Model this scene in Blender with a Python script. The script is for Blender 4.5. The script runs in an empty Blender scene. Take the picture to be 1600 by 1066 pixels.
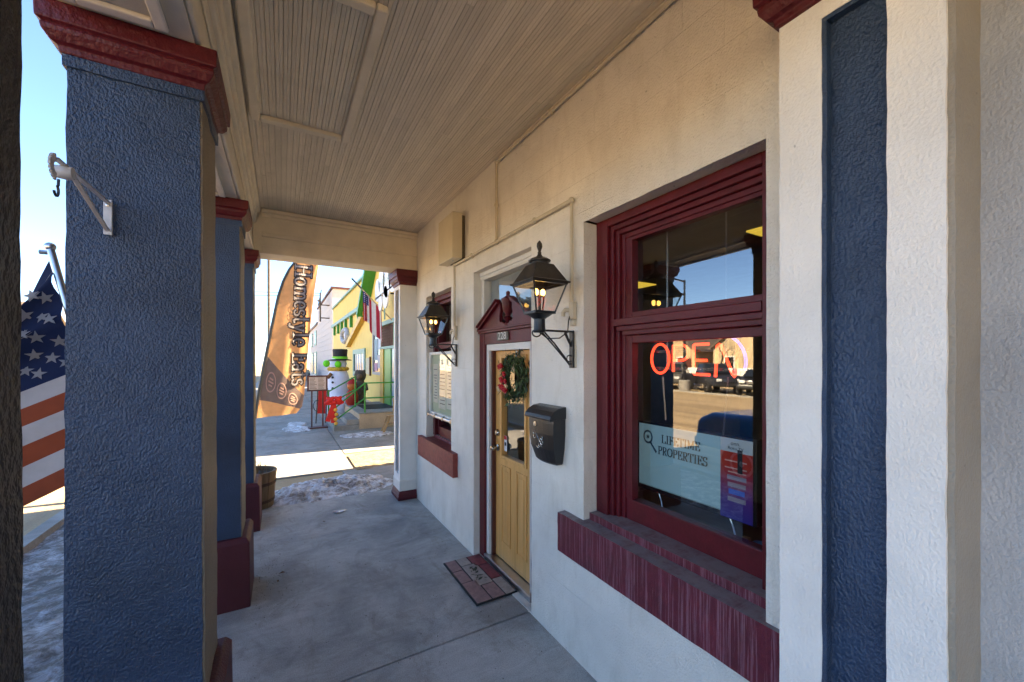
import bpy, bmesh, math, random
from mathutils import Vector, Matrix, noise
R = math.radians
random.seed(7)
SC = bpy.context.scene
COL = SC.collection

# ------------------------------------------------------------------ camera, sky, sun, exposure
cam_d = bpy.data.cameras.new("camera")
cam = bpy.data.objects.new("camera", cam_d)
COL.objects.link(cam)
cam.location = (0, 0, 1.88)
cam.rotation_euler = (R(90), 0, R(-30))
cam_d.sensor_width = 36
cam_d.lens = 14.0
cam_d.shift_y = 0.0194
cam_d.clip_start = 0.02
cam_d.clip_end = 2000
SC.camera = cam

SUN_EL, SUN_AZ = R(38), math.atan2(-0.12, 1.0)      # the sun stands behind the building, over +X
world = bpy.data.worlds.new("World")
SC.world = world
world.use_nodes = True
wn = world.node_tree
wn.nodes.clear()
sky = wn.nodes.new("ShaderNodeTexSky")
sky.sky_type = 'NISHITA'
sky.sun_disc = False
sky.sun_elevation = SUN_EL
sky.sun_rotation = R(90) - SUN_AZ
sky.altitude = 1600
sky.air_density = 1.0
sky.dust_density = 0.25
sky.ozone_density = 3.5
bg = wn.nodes.new("ShaderNodeBackground")
bg.inputs[1].default_value = 0.066
wo = wn.nodes.new("ShaderNodeOutputWorld")
wn.links.new(sky.outputs[0], bg.inputs[0])
wn.links.new(bg.outputs[0], wo.inputs[0])

sun_d = bpy.data.lights.new("sun", 'SUN')
sun_d.energy = 5.0
sun_d.angle = R(0.5)
sun_d.color = (1.0, 0.82, 0.55)
sun = bpy.data.objects.new("sun", sun_d)
COL.objects.link(sun)
sdir = Vector((math.cos(SUN_AZ) * math.cos(SUN_EL), math.sin(SUN_AZ) * math.cos(SUN_EL), math.sin(SUN_EL)))
sun.rotation_euler = sdir.to_track_quat('Z', 'Y').to_euler()
sun.location = (30, -4, 25)

SC.view_settings.view_transform = 'Standard'
SC.view_settings.look = 'None'
SC.view_settings.exposure = 3.1
SC.view_settings.gamma = 1.0
SC.cycles.max_bounces = 7
SC.cycles.diffuse_bounces = 4
SC.cycles.glossy_bounces = 3
SC.cycles.transmission_bounces = 3
SC.cycles.transparent_max_bounces = 12
SC.cycles.caustics_reflective = False
SC.cycles.caustics_refractive = False
SC.cycles.use_adaptive_sampling = True
SC.cycles.adaptive_threshold = 0.02

# ------------------------------------------------------------------ materials
def new_mat(name):
    m = bpy.data.materials.new(name)
    m.use_nodes = True
    nt = m.node_tree
    return m, nt, nt.nodes["Principled BSDF"], nt.nodes["Material Output"]

def nd(nt, typ, **kw):
    n = nt.nodes.new(typ)
    for k, v in kw.items():
        if hasattr(n, k):
            setattr(n, k, v)
        else:
            n.inputs[k].default_value = v
    return n

def coords(nt, scale=(1, 1, 1)):
    tc = nt.nodes.new("ShaderNodeTexCoord")
    mp = nt.nodes.new("ShaderNodeMapping")
    mp.inputs["Scale"].default_value = scale
    nt.links.new(tc.outputs["Object"], mp.inputs[0])
    return mp.outputs[0]

def ramp(nt, fac, stops):
    r = nt.nodes.new("ShaderNodeValToRGB")
    el = r.color_ramp.elements
    while len(el) < len(stops):
        el.new(0.5)
    for e, (p, c) in zip(el, stops):
        e.position = p
        e.color = (*c, 1) if len(c) == 3 else c
    nt.links.new(fac, r.inputs[0])
    return r.outputs[0]

def mixc(nt, fac, a, b, mode='MIX'):
    m = nt.nodes.new("ShaderNodeMix")
    m.data_type = 'RGBA'
    m.blend_type = mode
    for sock, v in ((m.inputs[0], fac), (m.inputs[6], a), (m.inputs[7], b)):
        if isinstance(v, (int, float)):
            sock.default_value = v
        elif isinstance(v, tuple):
            sock.default_value = (*v, 1)
        else:
            nt.links.new(v, sock)
    return m.outputs[2]

def bumpify(nt, b, heights, dist=0.01, strength=1.0):
    """heights: list of (socket, weight)"""
    cur = None
    for s, w in heights:
        mu = nd(nt, "ShaderNodeMath", operation='MULTIPLY')
        mu.inputs[1].default_value = w
        nt.links.new(s, mu.inputs[0])
        if cur is None:
            cur = mu.outputs[0]
        else:
            ad = nd(nt, "ShaderNodeMath", operation='ADD')
            nt.links.new(cur, ad.inputs[0])
            nt.links.new(mu.outputs[0], ad.inputs[1])
            cur = ad.outputs[0]
    bp = nt.nodes.new("ShaderNodeBump")
    bp.inputs["Distance"].default_value = dist
    bp.inputs["Strength"].default_value = strength
    nt.links.new(cur, bp.inputs["Height"])
    nt.links.new(bp.outputs[0], b.inputs["Normal"])

def noise_n(nt, vec, scale, detail=5, rough=0.6, dist=0.0):
    n = nt.nodes.new("ShaderNodeTexNoise")
    n.inputs["Scale"].default_value = scale
    n.inputs["Detail"].default_value = detail
    n.inputs["Roughness"].default_value = rough
    n.inputs["Distortion"].default_value = dist
    nt.links.new(vec, n.inputs["Vector"])
    return n.outputs[0]

def vor_n(nt, vec, scale, feature='F1'):
    n = nt.nodes.new("ShaderNodeTexVoronoi")
    n.feature = feature
    n.inputs["Scale"].default_value = scale
    nt.links.new(vec, n.inputs["Vector"])
    return n.outputs[0]

def paint(name, col, var=0.15, rough=0.5, nscale=6, bump=0.0, bscale=80, metal=0.0, spec=0.4, wear=None, wear_at=0.68):
    """painted or plain surface with tone variation, fine relief and optional worn spots"""
    m, nt, b, out = new_mat(name)
    v = coords(nt)
    n = noise_n(nt, v, nscale, 6, 0.65)
    lo = tuple(max(0, c * (1 - var)) for c in col)
    hi = tuple(min(1, c * (1 + var)) for c in col)
    c = ramp(nt, n, [(0.3, lo), (0.7, hi)])
    if wear:
        w = noise_n(nt, v, nscale * 5, 8, 0.7)
        f = ramp(nt, w, [(wear_at, (0, 0, 0)), (wear_at + 0.04, (1, 1, 1))])
        c = mixc(nt, f, c, wear)
    nt.links.new(c, b.inputs["Base Color"])
    b.inputs["Roughness"].default_value = rough
    b.inputs["Metallic"].default_value = metal
    b.inputs["Specular IOR Level"].default_value = spec
    if bump:
        bumpify(nt, b, [(noise_n(nt, v, bscale, 4, 0.6), 1.0)], 0.004, bump)
    return m

def stucco(name, col, var=0.1, lump=70, dist=0.011, strength=0.8, rough=0.55, grime=None, joints=False, spec=0.35):
    """troweled, painted stucco: lumps, trowel drags, fine sand, pocks"""
    m, nt, b, out = new_mat(name)
    v = coords(nt)
    big = noise_n(nt, v, 2.3, 3, 0.6)
    lo = tuple(c * (1 - var) for c in col)
    hi = tuple(min(1, c * (1 + var)) for c in col)
    c = ramp(nt, big, [(0.32, lo), (0.68, hi)])
    pock = noise_n(nt, v, 38, 1, 0.5)
    pf = ramp(nt, pock, [(0.79, (0, 0, 0)), (0.82, (0.7, 0.7, 0.7))])
    c = mixc(nt, pf, c, tuple(x * 0.45 for x in col))
    if grime:
        g = noise_n(nt, coords(nt, (1, 1, 0.35)), 5, 4, 0.7)
        gf = ramp(nt, g, [(0.5, (0, 0, 0)), (0.75, (0.6, 0.6, 0.6))])
        c = mixc(nt, gf, c, grime)
    nt.links.new(c, b.inputs["Base Color"])
    b.inputs["Roughness"].default_value = rough
    b.inputs["Specular IOR Level"].default_value = spec
    vd = coords(nt, (1, 1, 0.75))
    h = [(noise_n(nt, vd, lump, 2, 0.55), 1.0), (noise_n(nt, v, lump * 0.22, 2, 0.6), 0.5), (pf, -0.4)]
    if joints:
        br = nt.nodes.new("ShaderNodeTexBrick")
        br.inputs["Scale"].default_value = 1.0
        br.inputs["Brick Width"].default_value = 0.4
        br.inputs["Row Height"].default_value = 0.2
        br.inputs["Mortar Size"].default_value = 0.004
        br.inputs["Mortar Smooth"].default_value = 0.6
        sx = nd(nt, "ShaderNodeSeparateXYZ")
        cx = nd(nt, "ShaderNodeCombineXYZ")
        nt.links.new(v, sx.inputs[0])
        nt.links.new(sx.outputs[1], cx.inputs[0])
        nt.links.new(sx.outputs[2], cx.inputs[1])
        nt.links.new(cx.outputs[0], br.inputs["Vector"])
        jm = noise_n(nt, v, 1.7, 3, 0.5)
        jf = ramp(nt, jm, [(0.42, (0, 0, 0)), (0.6, (1, 1, 1))])
        jj = nd(nt, "ShaderNodeMath", operation='MULTIPLY')
        nt.links.new(br.outputs["Fac"], jj.inputs[0])
        nt.links.new(jf, jj.inputs[1])
        h.append((jj.outputs[0], -0.35))
    bumpify(nt, b, h, dist, strength)
    return m

def flat(name, col, rough=0.6, spec=0.3, metal=0.0):
    m, nt, b, out = new_mat(name)
    b.inputs["Base Color"].default_value = (*col, 1)
    b.inputs["Roughness"].default_value = rough
    b.inputs["Specular IOR Level"].default_value = spec
    b.inputs["Metallic"].default_value = metal
    return m

def glow(name, col, strength):
    m, nt, b, out = new_mat(name)
    b.inputs["Base Color"].default_value = (*col, 1)
    b.inputs["Emission Color"].default_value = (*col, 1)
    b.inputs["Emission Strength"].default_value = strength
    return m

def glass(name, ior=1.75, tint=(0.93, 0.96, 0.95), dust=0.02):
    m = bpy.data.materials.new(name)
    m.use_nodes = True
    nt = m.node_tree
    nt.nodes.clear()
    out = nt.nodes.new("ShaderNodeOutputMaterial")
    tr = nt.nodes.new("ShaderNodeBsdfTransparent")
    tr.inputs[0].default_value = (*tint, 1)
    gl = nt.nodes.new("ShaderNodeBsdfGlossy")
    gl.inputs["Roughness"].default_value = 0.01
    # Schlick reflectance, the same from either side of the pane (both faces of the glass in one)
    f0 = 2 * ((ior - 1) / (ior + 1)) ** 2
    ge = nt.nodes.new("ShaderNodeNewGeometry")
    dt = nd(nt, "ShaderNodeVectorMath", operation='DOT_PRODUCT')
    nt.links.new(ge.outputs["Incoming"], dt.inputs[0])
    nt.links.new(ge.outputs["Normal"], dt.inputs[1])
    ab = nd(nt, "ShaderNodeMath", operation='ABSOLUTE')
    nt.links.new(dt.outputs["Value"], ab.inputs[0])
    om = nd(nt, "ShaderNodeMath", operation='SUBTRACT')
    om.inputs[0].default_value = 1.0
    nt.links.new(ab.outputs[0], om.inputs[1])
    pw = nd(nt, "ShaderNodeMath", operation='POWER')
    nt.links.new(om.outputs[0], pw.inputs[0])
    pw.inputs[1].default_value = 5.0
    fr = nd(nt, "ShaderNodeMath", operation='MULTIPLY_ADD')
    nt.links.new(pw.outputs[0], fr.inputs[0])
    fr.inputs[1].default_value = 1 - f0
    fr.inputs[2].default_value = f0
    mx = nt.nodes.new("ShaderNodeMixShader")
    nt.links.new(fr.outputs[0], mx.inputs[0])
    nt.links.new(tr.outputs[0], mx.inputs[1])
    nt.links.new(gl.outputs[0], mx.inputs[2])
    v = coords(nt)
    f = ramp(nt, noise_n(nt, v, 55, 8, 0.75), [(0.62, (0, 0, 0)), (0.8, (dust * 6,) * 3)])
    df = nt.nodes.new("ShaderNodeBsdfDiffuse")
    df.inputs[0].default_value = (0.6, 0.58, 0.54, 1)
    m2 = nt.nodes.new("ShaderNodeMixShader")
    nt.links.new(f, m2.inputs[0])
    nt.links.new(mx.outputs[0], m2.inputs[1])
    nt.links.new(df.outputs[0], m2.inputs[2])
    nt.links.new(m2.outputs[0], out.inputs[0])
    return m

def cloth(name, col, trans=0.45, bump=0.3):
    m, nt, b, out = new_mat(name)
    v = coords(nt)
    c = ramp(nt, noise_n(nt, v, 9, 5, 0.6), [(0.3, tuple(x * 0.88 for x in col)), (0.7, tuple(min(1, x * 1.08) for x in col))])
    nt.links.new(c, b.inputs["Base Color"])
    b.inputs["Roughness"].default_value = 0.8
    b.inputs["Specular IOR Level"].default_value = 0.15
    t = nt.nodes.new("ShaderNodeBsdfTranslucent")
    nt.links.new(c, t.inputs[0])
    mx = nt.nodes.new("ShaderNodeMixShader")
    mx.inputs[0].default_value = trans
    nt.links.new(b.outputs[0], mx.inputs[1])
    nt.links.new(t.outputs[0], mx.inputs[2])
    nt.links.new(mx.outputs[0], out.inputs[0])
    bumpify(nt, b, [(noise_n(nt, v, 30, 3, 0.5), 1.0)], 0.004, bump)
    return m

def concrete(name, col, dark, stain=(0.2, 0.16, 0.11), scale=1.0):
    m, nt, b, out = new_mat(name)
    v = coords(nt)
    n1 = noise_n(nt, v, 1.4 * scale, 7, 0.65, 0.6)
    c = ramp(nt, n1, [(0.36, dark), (0.60, col)])
    sw = noise_n(nt, coords(nt, (1.0, 3.2, 1)), 3.0, 6, 0.7, 1.5)
    c = mixc(nt, 0.45, c, ramp(nt, sw, [(0.35, (0.62, 0.60, 0.57)), (0.65, (1, 1, 1))]), 'MULTIPLY')
    n2 = noise_n(nt, coords(nt, (1, 0.45, 1)), 4.5 * scale, 8, 0.72, 1.2)
    c = mixc(nt, ramp(nt, n2, [(0.52, (0, 0, 0)), (0.72, (0.55, 0.55, 0.55))]), c, stain)
    n3 = noise_n(nt, v, 150, 3, 0.6)
    c = mixc(nt, 0.5, c, ramp(nt, n3, [(0.35, (0.4, 0.4, 0.4)), (0.6, (1, 1, 1))]), 'MULTIPLY')
    sp = noise_n(nt, v, 60, 2, 0.5)
    c = mixc(nt, ramp(nt, sp, [(0.73, (0, 0, 0)), (0.77, (0.8, 0.8, 0.8))]), c, tuple(x * 0.35 for x in dark))
    wv = nd(nt, "ShaderNodeVectorMath", operation='ADD')
    nz = nt.nodes.new("ShaderNodeTexNoise")
    nz.inputs["Scale"].default_value = 1.1
    nz.inputs["Detail"].default_value = 3
    nt.links.new(v, nz.inputs["Vector"])
    nt.links.new(v, wv.inputs[0])
    ml = nd(nt, "ShaderNodeVectorMath", operation='SCALE')
    ml.inputs[3].default_value = 0.35
    nt.links.new(nz.outputs["Color"], ml.inputs[0])
    nt.links.new(ml.outputs[0], wv.inputs[1])
    ck = vor_n(nt, wv.outputs[0], 0.22, 'DISTANCE_TO_EDGE')
    ckm = ramp(nt, noise_n(nt, v, 0.55, 2, 0.5), [(0.56, (0, 0, 0)), (0.64, (0.6, 0.6, 0.6))])
    ckf = mixc(nt, 1.0, ramp(nt, ck, [(0.0, (1, 1, 1)), (0.0005, (0, 0, 0))]), ckm, 'MULTIPLY')
    c = mixc(nt, ckf, c, tuple(x * 0.3 for x in dark))
    nt.links.new(c, b.inputs["Base Color"])
    b.inputs["Roughness"].default_value = 0.75
    bumpify(nt, b, [(n3, 0.5), (noise_n(nt, v, 25, 5, 0.7), 0.8), (ckf, -2.0)], 0.004, 0.6)
    return m

def worn_sill(name, col):
    """burgundy sill: white weather streaks running down the front, grey dust lying on top"""
    m, nt, b, out = new_mat(name)
    v = coords(nt)
    c = ramp(nt, noise_n(nt, v, 7, 6, 0.7), [(0.3, tuple(x * 0.6 for x in col)), (0.7, tuple(x * 1.25 for x in col))])
    st = noise_n(nt, coords(nt, (1, 95, 1.6)), 1.0, 5, 0.75, 0.2)
    c = mixc(nt, ramp(nt, st, [(0.52, (0, 0, 0)), (0.60, (0.34, 0.34, 0.34)), (0.70, (0.08, 0.08, 0.08))]), c, (0.5, 0.3, 0.36))
    g = nt.nodes.new("ShaderNodeNewGeometry")
    sx = nd(nt, "ShaderNodeSeparateXYZ")
    nt.links.new(g.outputs["Normal"], sx.inputs[0])
    up = ramp(nt, sx.outputs[2], [(0.6, (0, 0, 0)), (0.85, (1, 1, 1))])
    dn = ramp(nt, noise_n(nt, v, 11, 8, 0.7), [(0.32, (0.35, 0.35, 0.35)), (0.55, (0.95, 0.95, 0.95))])
    dm = mixc(nt, 1.0, up, dn, 'MULTIPLY')
    c = mixc(nt, dm, c, (0.27, 0.24, 0.24))
    nt.links.new(c, b.inputs["Base Color"])
    b.inputs["Roughness"].default_value = 0.6
    bumpify(nt, b, [(st, 0.4), (noise_n(nt, v, 90, 5, 0.7), 1.0)], 0.004, 0.8)
    return m

def wood(name, col, dark, along=2, scale=14, rough=0.4):
    m, nt, b, out = new_mat(name)
    s = [1, 1, 1]
    s[along] = 0.06
    v = coords(nt, tuple(s))
    n = noise_n(nt, v, scale, 6, 0.65, 0.6)
    n2 = noise_n(nt, v, scale * 6, 3, 0.6)
    c = ramp(nt, n, [(0.3, dark), (0.65, col)])
    c = mixc(nt, 0.3, c, ramp(nt, n2, [(0.3, (0.55, 0.5, 0.45)), (0.7, (1, 1, 1))]), 'MULTIPLY')
    nt.links.new(c, b.inputs["Base Color"])
    b.inputs["Roughness"].default_value = rough
    bumpify(nt, b, [(n2, 1.0)], 0.002, 0.4)
    return m

M = {}
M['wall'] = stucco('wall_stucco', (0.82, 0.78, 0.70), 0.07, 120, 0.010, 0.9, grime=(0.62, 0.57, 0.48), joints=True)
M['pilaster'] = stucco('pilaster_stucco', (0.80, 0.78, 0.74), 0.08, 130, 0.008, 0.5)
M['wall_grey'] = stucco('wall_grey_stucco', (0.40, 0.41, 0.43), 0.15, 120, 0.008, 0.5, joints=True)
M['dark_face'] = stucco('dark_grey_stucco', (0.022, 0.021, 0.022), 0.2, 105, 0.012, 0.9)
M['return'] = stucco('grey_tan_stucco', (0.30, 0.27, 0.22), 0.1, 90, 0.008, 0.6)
M['blue'] = stucco('blue_stucco', (0.024, 0.049, 0.102), 0.28, 130, 0.010, 0.85, rough=0.40, spec=0.5)
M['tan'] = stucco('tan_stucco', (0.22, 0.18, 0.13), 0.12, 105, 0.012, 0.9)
M['burg'] = paint('burgundy_paint', (0.105, 0.007, 0.013), 0.25, 0.42, 9, 0.5, 70, wear=(0.07, 0.03, 0.03), wear_at=0.7)
M['burg_rough'] = stucco('burgundy_stucco', (0.095, 0.008, 0.013), 0.2, 60, 0.008, 0.7, rough=0.45)
M['block'] = stucco('burgundy_block_paint', (0.085, 0.014, 0.02), 0.15, 90, 0.006, 0.6)
M['sill'] = worn_sill('sill_paint', (0.125, 0.009, 0.024))
M['sill_far'] = paint('sill_far_paint', (0.24, 0.045, 0.035), 0.3, 0.6, 20, 0.7, 60, wear=(0.4, 0.2, 0.14), wear_at=0.66)
M['cream'] = paint('cream_trim', (0.70, 0.63, 0.50), 0.10, 0.5, 4, 0.35, 60, wear=(0.3, 0.25, 0.18), wear_at=0.72)
def vary_by_piece(m, amount):
    nt = m.node_tree
    b = nt.nodes['Principled BSDF']
    src = b.inputs['Base Color'].links[0].from_socket
    oi = nt.nodes.new('ShaderNodeObjectInfo')
    f = ramp(nt, oi.outputs['Random'], [(0.0, (1 - amount,) * 3), (1.0, (1, 1, 1))])
    nt.links.new(mixc(nt, 1.0, src, f, 'MULTIPLY'), b.inputs['Base Color'])
M['bead'] = paint('beadboard_cream', (0.70, 0.63, 0.51), 0.13, 0.45, 3.5, 0.3, 90, wear=(0.3, 0.24, 0.16), wear_at=0.73)
vary_by_piece(M['bead'], 0.12)
M['deck'] = flat('ceiling_deck', (0.30, 0.26, 0.20))
M['soffit'] = paint('soffit_grey', (0.45, 0.44, 0.42), 0.1, 0.6, 5, 0.4, 60)
M['white'] = paint('white_paint', (0.74, 0.72, 0.67), 0.08, 0.45, 8, 0.25, 80, wear=(0.4, 0.37, 0.32), wear_at=0.72)
M['conduit'] = paint('conduit_paint', (0.56, 0.50, 0.38), 0.1, 0.45, 10)
M['black'] = paint('black_metal', (0.012, 0.012, 0.013), 0.3, 0.32, 15, 0.4, 120, spec=0.6)
M['black_worn'] = paint('black_metal_worn', (0.03, 0.026, 0.022), 0.5, 0.4, 18, 0.5, 90, wear=(0.14, 0.09, 0.05), wear_at=0.66)
M['steel'] = paint('steel', (0.55, 0.55, 0.56), 0.12, 0.28, 12, 0, metal=1.0)
M['brass'] = paint('brushed_nickel', (0.45, 0.42, 0.38), 0.1, 0.25, 12, 0, metal=1.0)
M['door'] = wood('door_wood', (0.86, 0.47, 0.15), (0.66, 0.33, 0.085), 2, 10)
M['jamb'] = paint('jamb_brown', (0.10, 0.028, 0.018), 0.2, 0.5, 9)
M['concrete'] = concrete('porch_concrete', (0.54, 0.53, 0.50), (0.32, 0.315, 0.30))
M['walk'] = concrete('walk_concrete', (0.40, 0.37, 0.33), (0.27, 0.25, 0.22))
M['curb'] = concrete('curb_concrete', (0.42, 0.39, 0.34), (0.28, 0.26, 0.23))
M['glass'] = glass('window_glass', 1.95, dust=0.03)
M['lamp_glass'] = glass('lamp_glass', 1.5, (0.96, 0.95, 0.92), 0.03)
M['interior'] = paint('interior_brown', (0.10, 0.075, 0.05), 0.2, 0.7)
M['int_ceiling'] = paint('interior_ceiling', (0.30, 0.28, 0.22), 0.1, 0.8)
M['int_floor'] = wood('interior_floor', (0.14, 0.08, 0.04), (0.08, 0.045, 0.02), 1)
M['panel_light'] = glow('panel_light', (1.0, 0.66, 0.07), 0.10)
M['bulb'] = glow('lamp_bulb', (1.0, 0.55, 0.10), 1.6)
M['neon_red'] = glow('neon_red', (1.0, 0.045, 0.012), 0.50)
M['neon_blue'] = glow('neon_blue', (0.10, 0.12, 0.95), 0.16)
M['screen'] = glow('screen_pale', (0.20, 0.34, 0.40), 0.04)
M['ink'] = flat('dark_ink', (0.02, 0.025, 0.03))
M['tv'] = flat('tv_black', (0.008, 0.008, 0.009), 0.25, 0.5)
M['green'] = paint('green_paint', (0.05, 0.25, 0.035), 0.15, 0.4, 10)
M['sage'] = paint('sage_paint', (0.20, 0.34, 0.28), 0.12, 0.5, 10)
M['yellow'] = None
M['ochre'] = paint('ochre_paint', (0.62, 0.36, 0.03), 0.12, 0.5, 6)
M['peach'] = stucco('tan_landing_stucco', (0.52, 0.37, 0.23), 0.12, 30, 0.02, 0.8)
M['siding_grey'] = paint('grey_siding', (0.52, 0.48, 0.46), 0.08, 0.7, 3)
M['barrel'] = wood('barrel_wood', (0.22, 0.14, 0.07), (0.10, 0.06, 0.03), 2, 12, 0.7)
M['rust'] = paint('rusty_hoop', (0.07, 0.035, 0.02), 0.4, 0.7, 20, 0.5)
M['soil'] = paint('dark_soil', (0.06, 0.045, 0.03), 0.4, 0.9, 30, 0.8, 40)
M['mat_rubber'] = paint('mat_rubber', (0.015, 0.015, 0.016), 0.3, 0.7)
M['pinewood'] = wood('pale_pine', (0.50, 0.33, 0.16), (0.34, 0.21, 0.09), 2, 12, 0.6)
M['bark'] = paint('bark', (0.10, 0.075, 0.055), 0.4, 0.9, 12, 0.8, 30)

def yellow_siding():
    m, nt, b, out = new_mat('yellow_siding')
    v = coords(nt)
    n = noise_n(nt, coords(nt, (1, 3, 0.3)), 4, 6, 0.6)
    c = ramp(nt, n, [(0.3, (0.76, 0.52, 0.11)), (0.7, (0.86, 0.66, 0.20))])
    nt.links.new(c, b.inputs["Base Color"])
    b.inputs["Roughness"].default_value = 0.7
    bumpify(nt, b, [(noise_n(nt, v, 20, 5, 0.6), 1.0)], 0.01, 0.5)
    return m
M['yellow'] = yellow_siding()

def snow_mat(name='dirty_snow', lo=.36, mi=.47, hi=.58):
    m, nt, b, out = new_mat(name)
    v = coords(nt)
    n = noise_n(nt, v, 7, 9, 0.75, 0.5)
    c = ramp(nt, n, [(lo, (0.13, 0.10, 0.075)), (mi, (0.42, 0.38, 0.36)), (hi, (0.78, 0.79, 0.82))])
    nt.links.new(c, b.inputs["Base Color"])
    b.inputs["Roughness"].default_value = 0.6
    b.inputs["Subsurface Weight"].default_value = 0.0
    bumpify(nt, b, [(n, 1.0), (noise_n(nt, v, 45, 6, 0.7), 0.5)], 0.03, 0.9)
    return m
M['snow'] = snow_mat()
M['mud_snow'] = snow_mat('muddy_snow', .44, .56, .68)

def ground_mat(name, a, bcol, sc):
    m, nt, b, out = new_mat(name)
    v = coords(nt)
    n = noise_n(nt, v, sc, 9, 0.7, 0.3)
    c = ramp(nt, n, [(0.32, a), (0.66, bcol)])
    n3 = noise_n(nt, v, 90, 3, 0.6)
    c = mixc(nt, 0.5, c, ramp(nt, n3, [(0.35, (0.45, 0.45, 0.45)), (0.65, (1, 1, 1))]), 'MULTIPLY')
    nt.links.new(c, b.inputs["Base Color"])
    b.inputs["Roughness"].default_value = 0.85
    bumpify(nt, b, [(n, 1.0), (n3, 0.4)], 0.02, 0.7)
    return m
M['ground'] = ground_mat('tan_dirt', (0.38, 0.26, 0.13), (0.54, 0.39, 0.21), 0.9)
M['grass'] = ground_mat('dry_grass', (0.22, 0.15, 0.075), (0.46, 0.34, 0.19), 7)
def road_mat():
    m, nt, b, out = new_mat('tracked_road')
    v = coords(nt, (1, 0.03, 1))
    n = noise_n(nt, v, 1.1, 5, 0.7)
    c = ramp(nt, n, [(0.34, (0.17, 0.125, 0.075)), (0.5, (0.40, 0.28, 0.15)), (0.68, (0.52, 0.385, 0.22))])
    n3 = noise_n(nt, coords(nt), 40, 3, 0.6)
    c = mixc(nt, 0.4, c, ramp(nt, n3, [(0.35, (0.5, 0.5, 0.5)), (0.65, (1, 1, 1))]), 'MULTIPLY')
    nt.links.new(c, b.inputs["Base Color"])
    b.inputs["Roughness"].default_value = 0.85
    bumpify(nt, b, [(n3, 1.0)], 0.02, 0.5)
    return m
M['road_plain'] = ground_mat('sandy_asphalt', (0.38, 0.265, 0.14), (0.48, 0.35, 0.195), 0.5)

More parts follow.
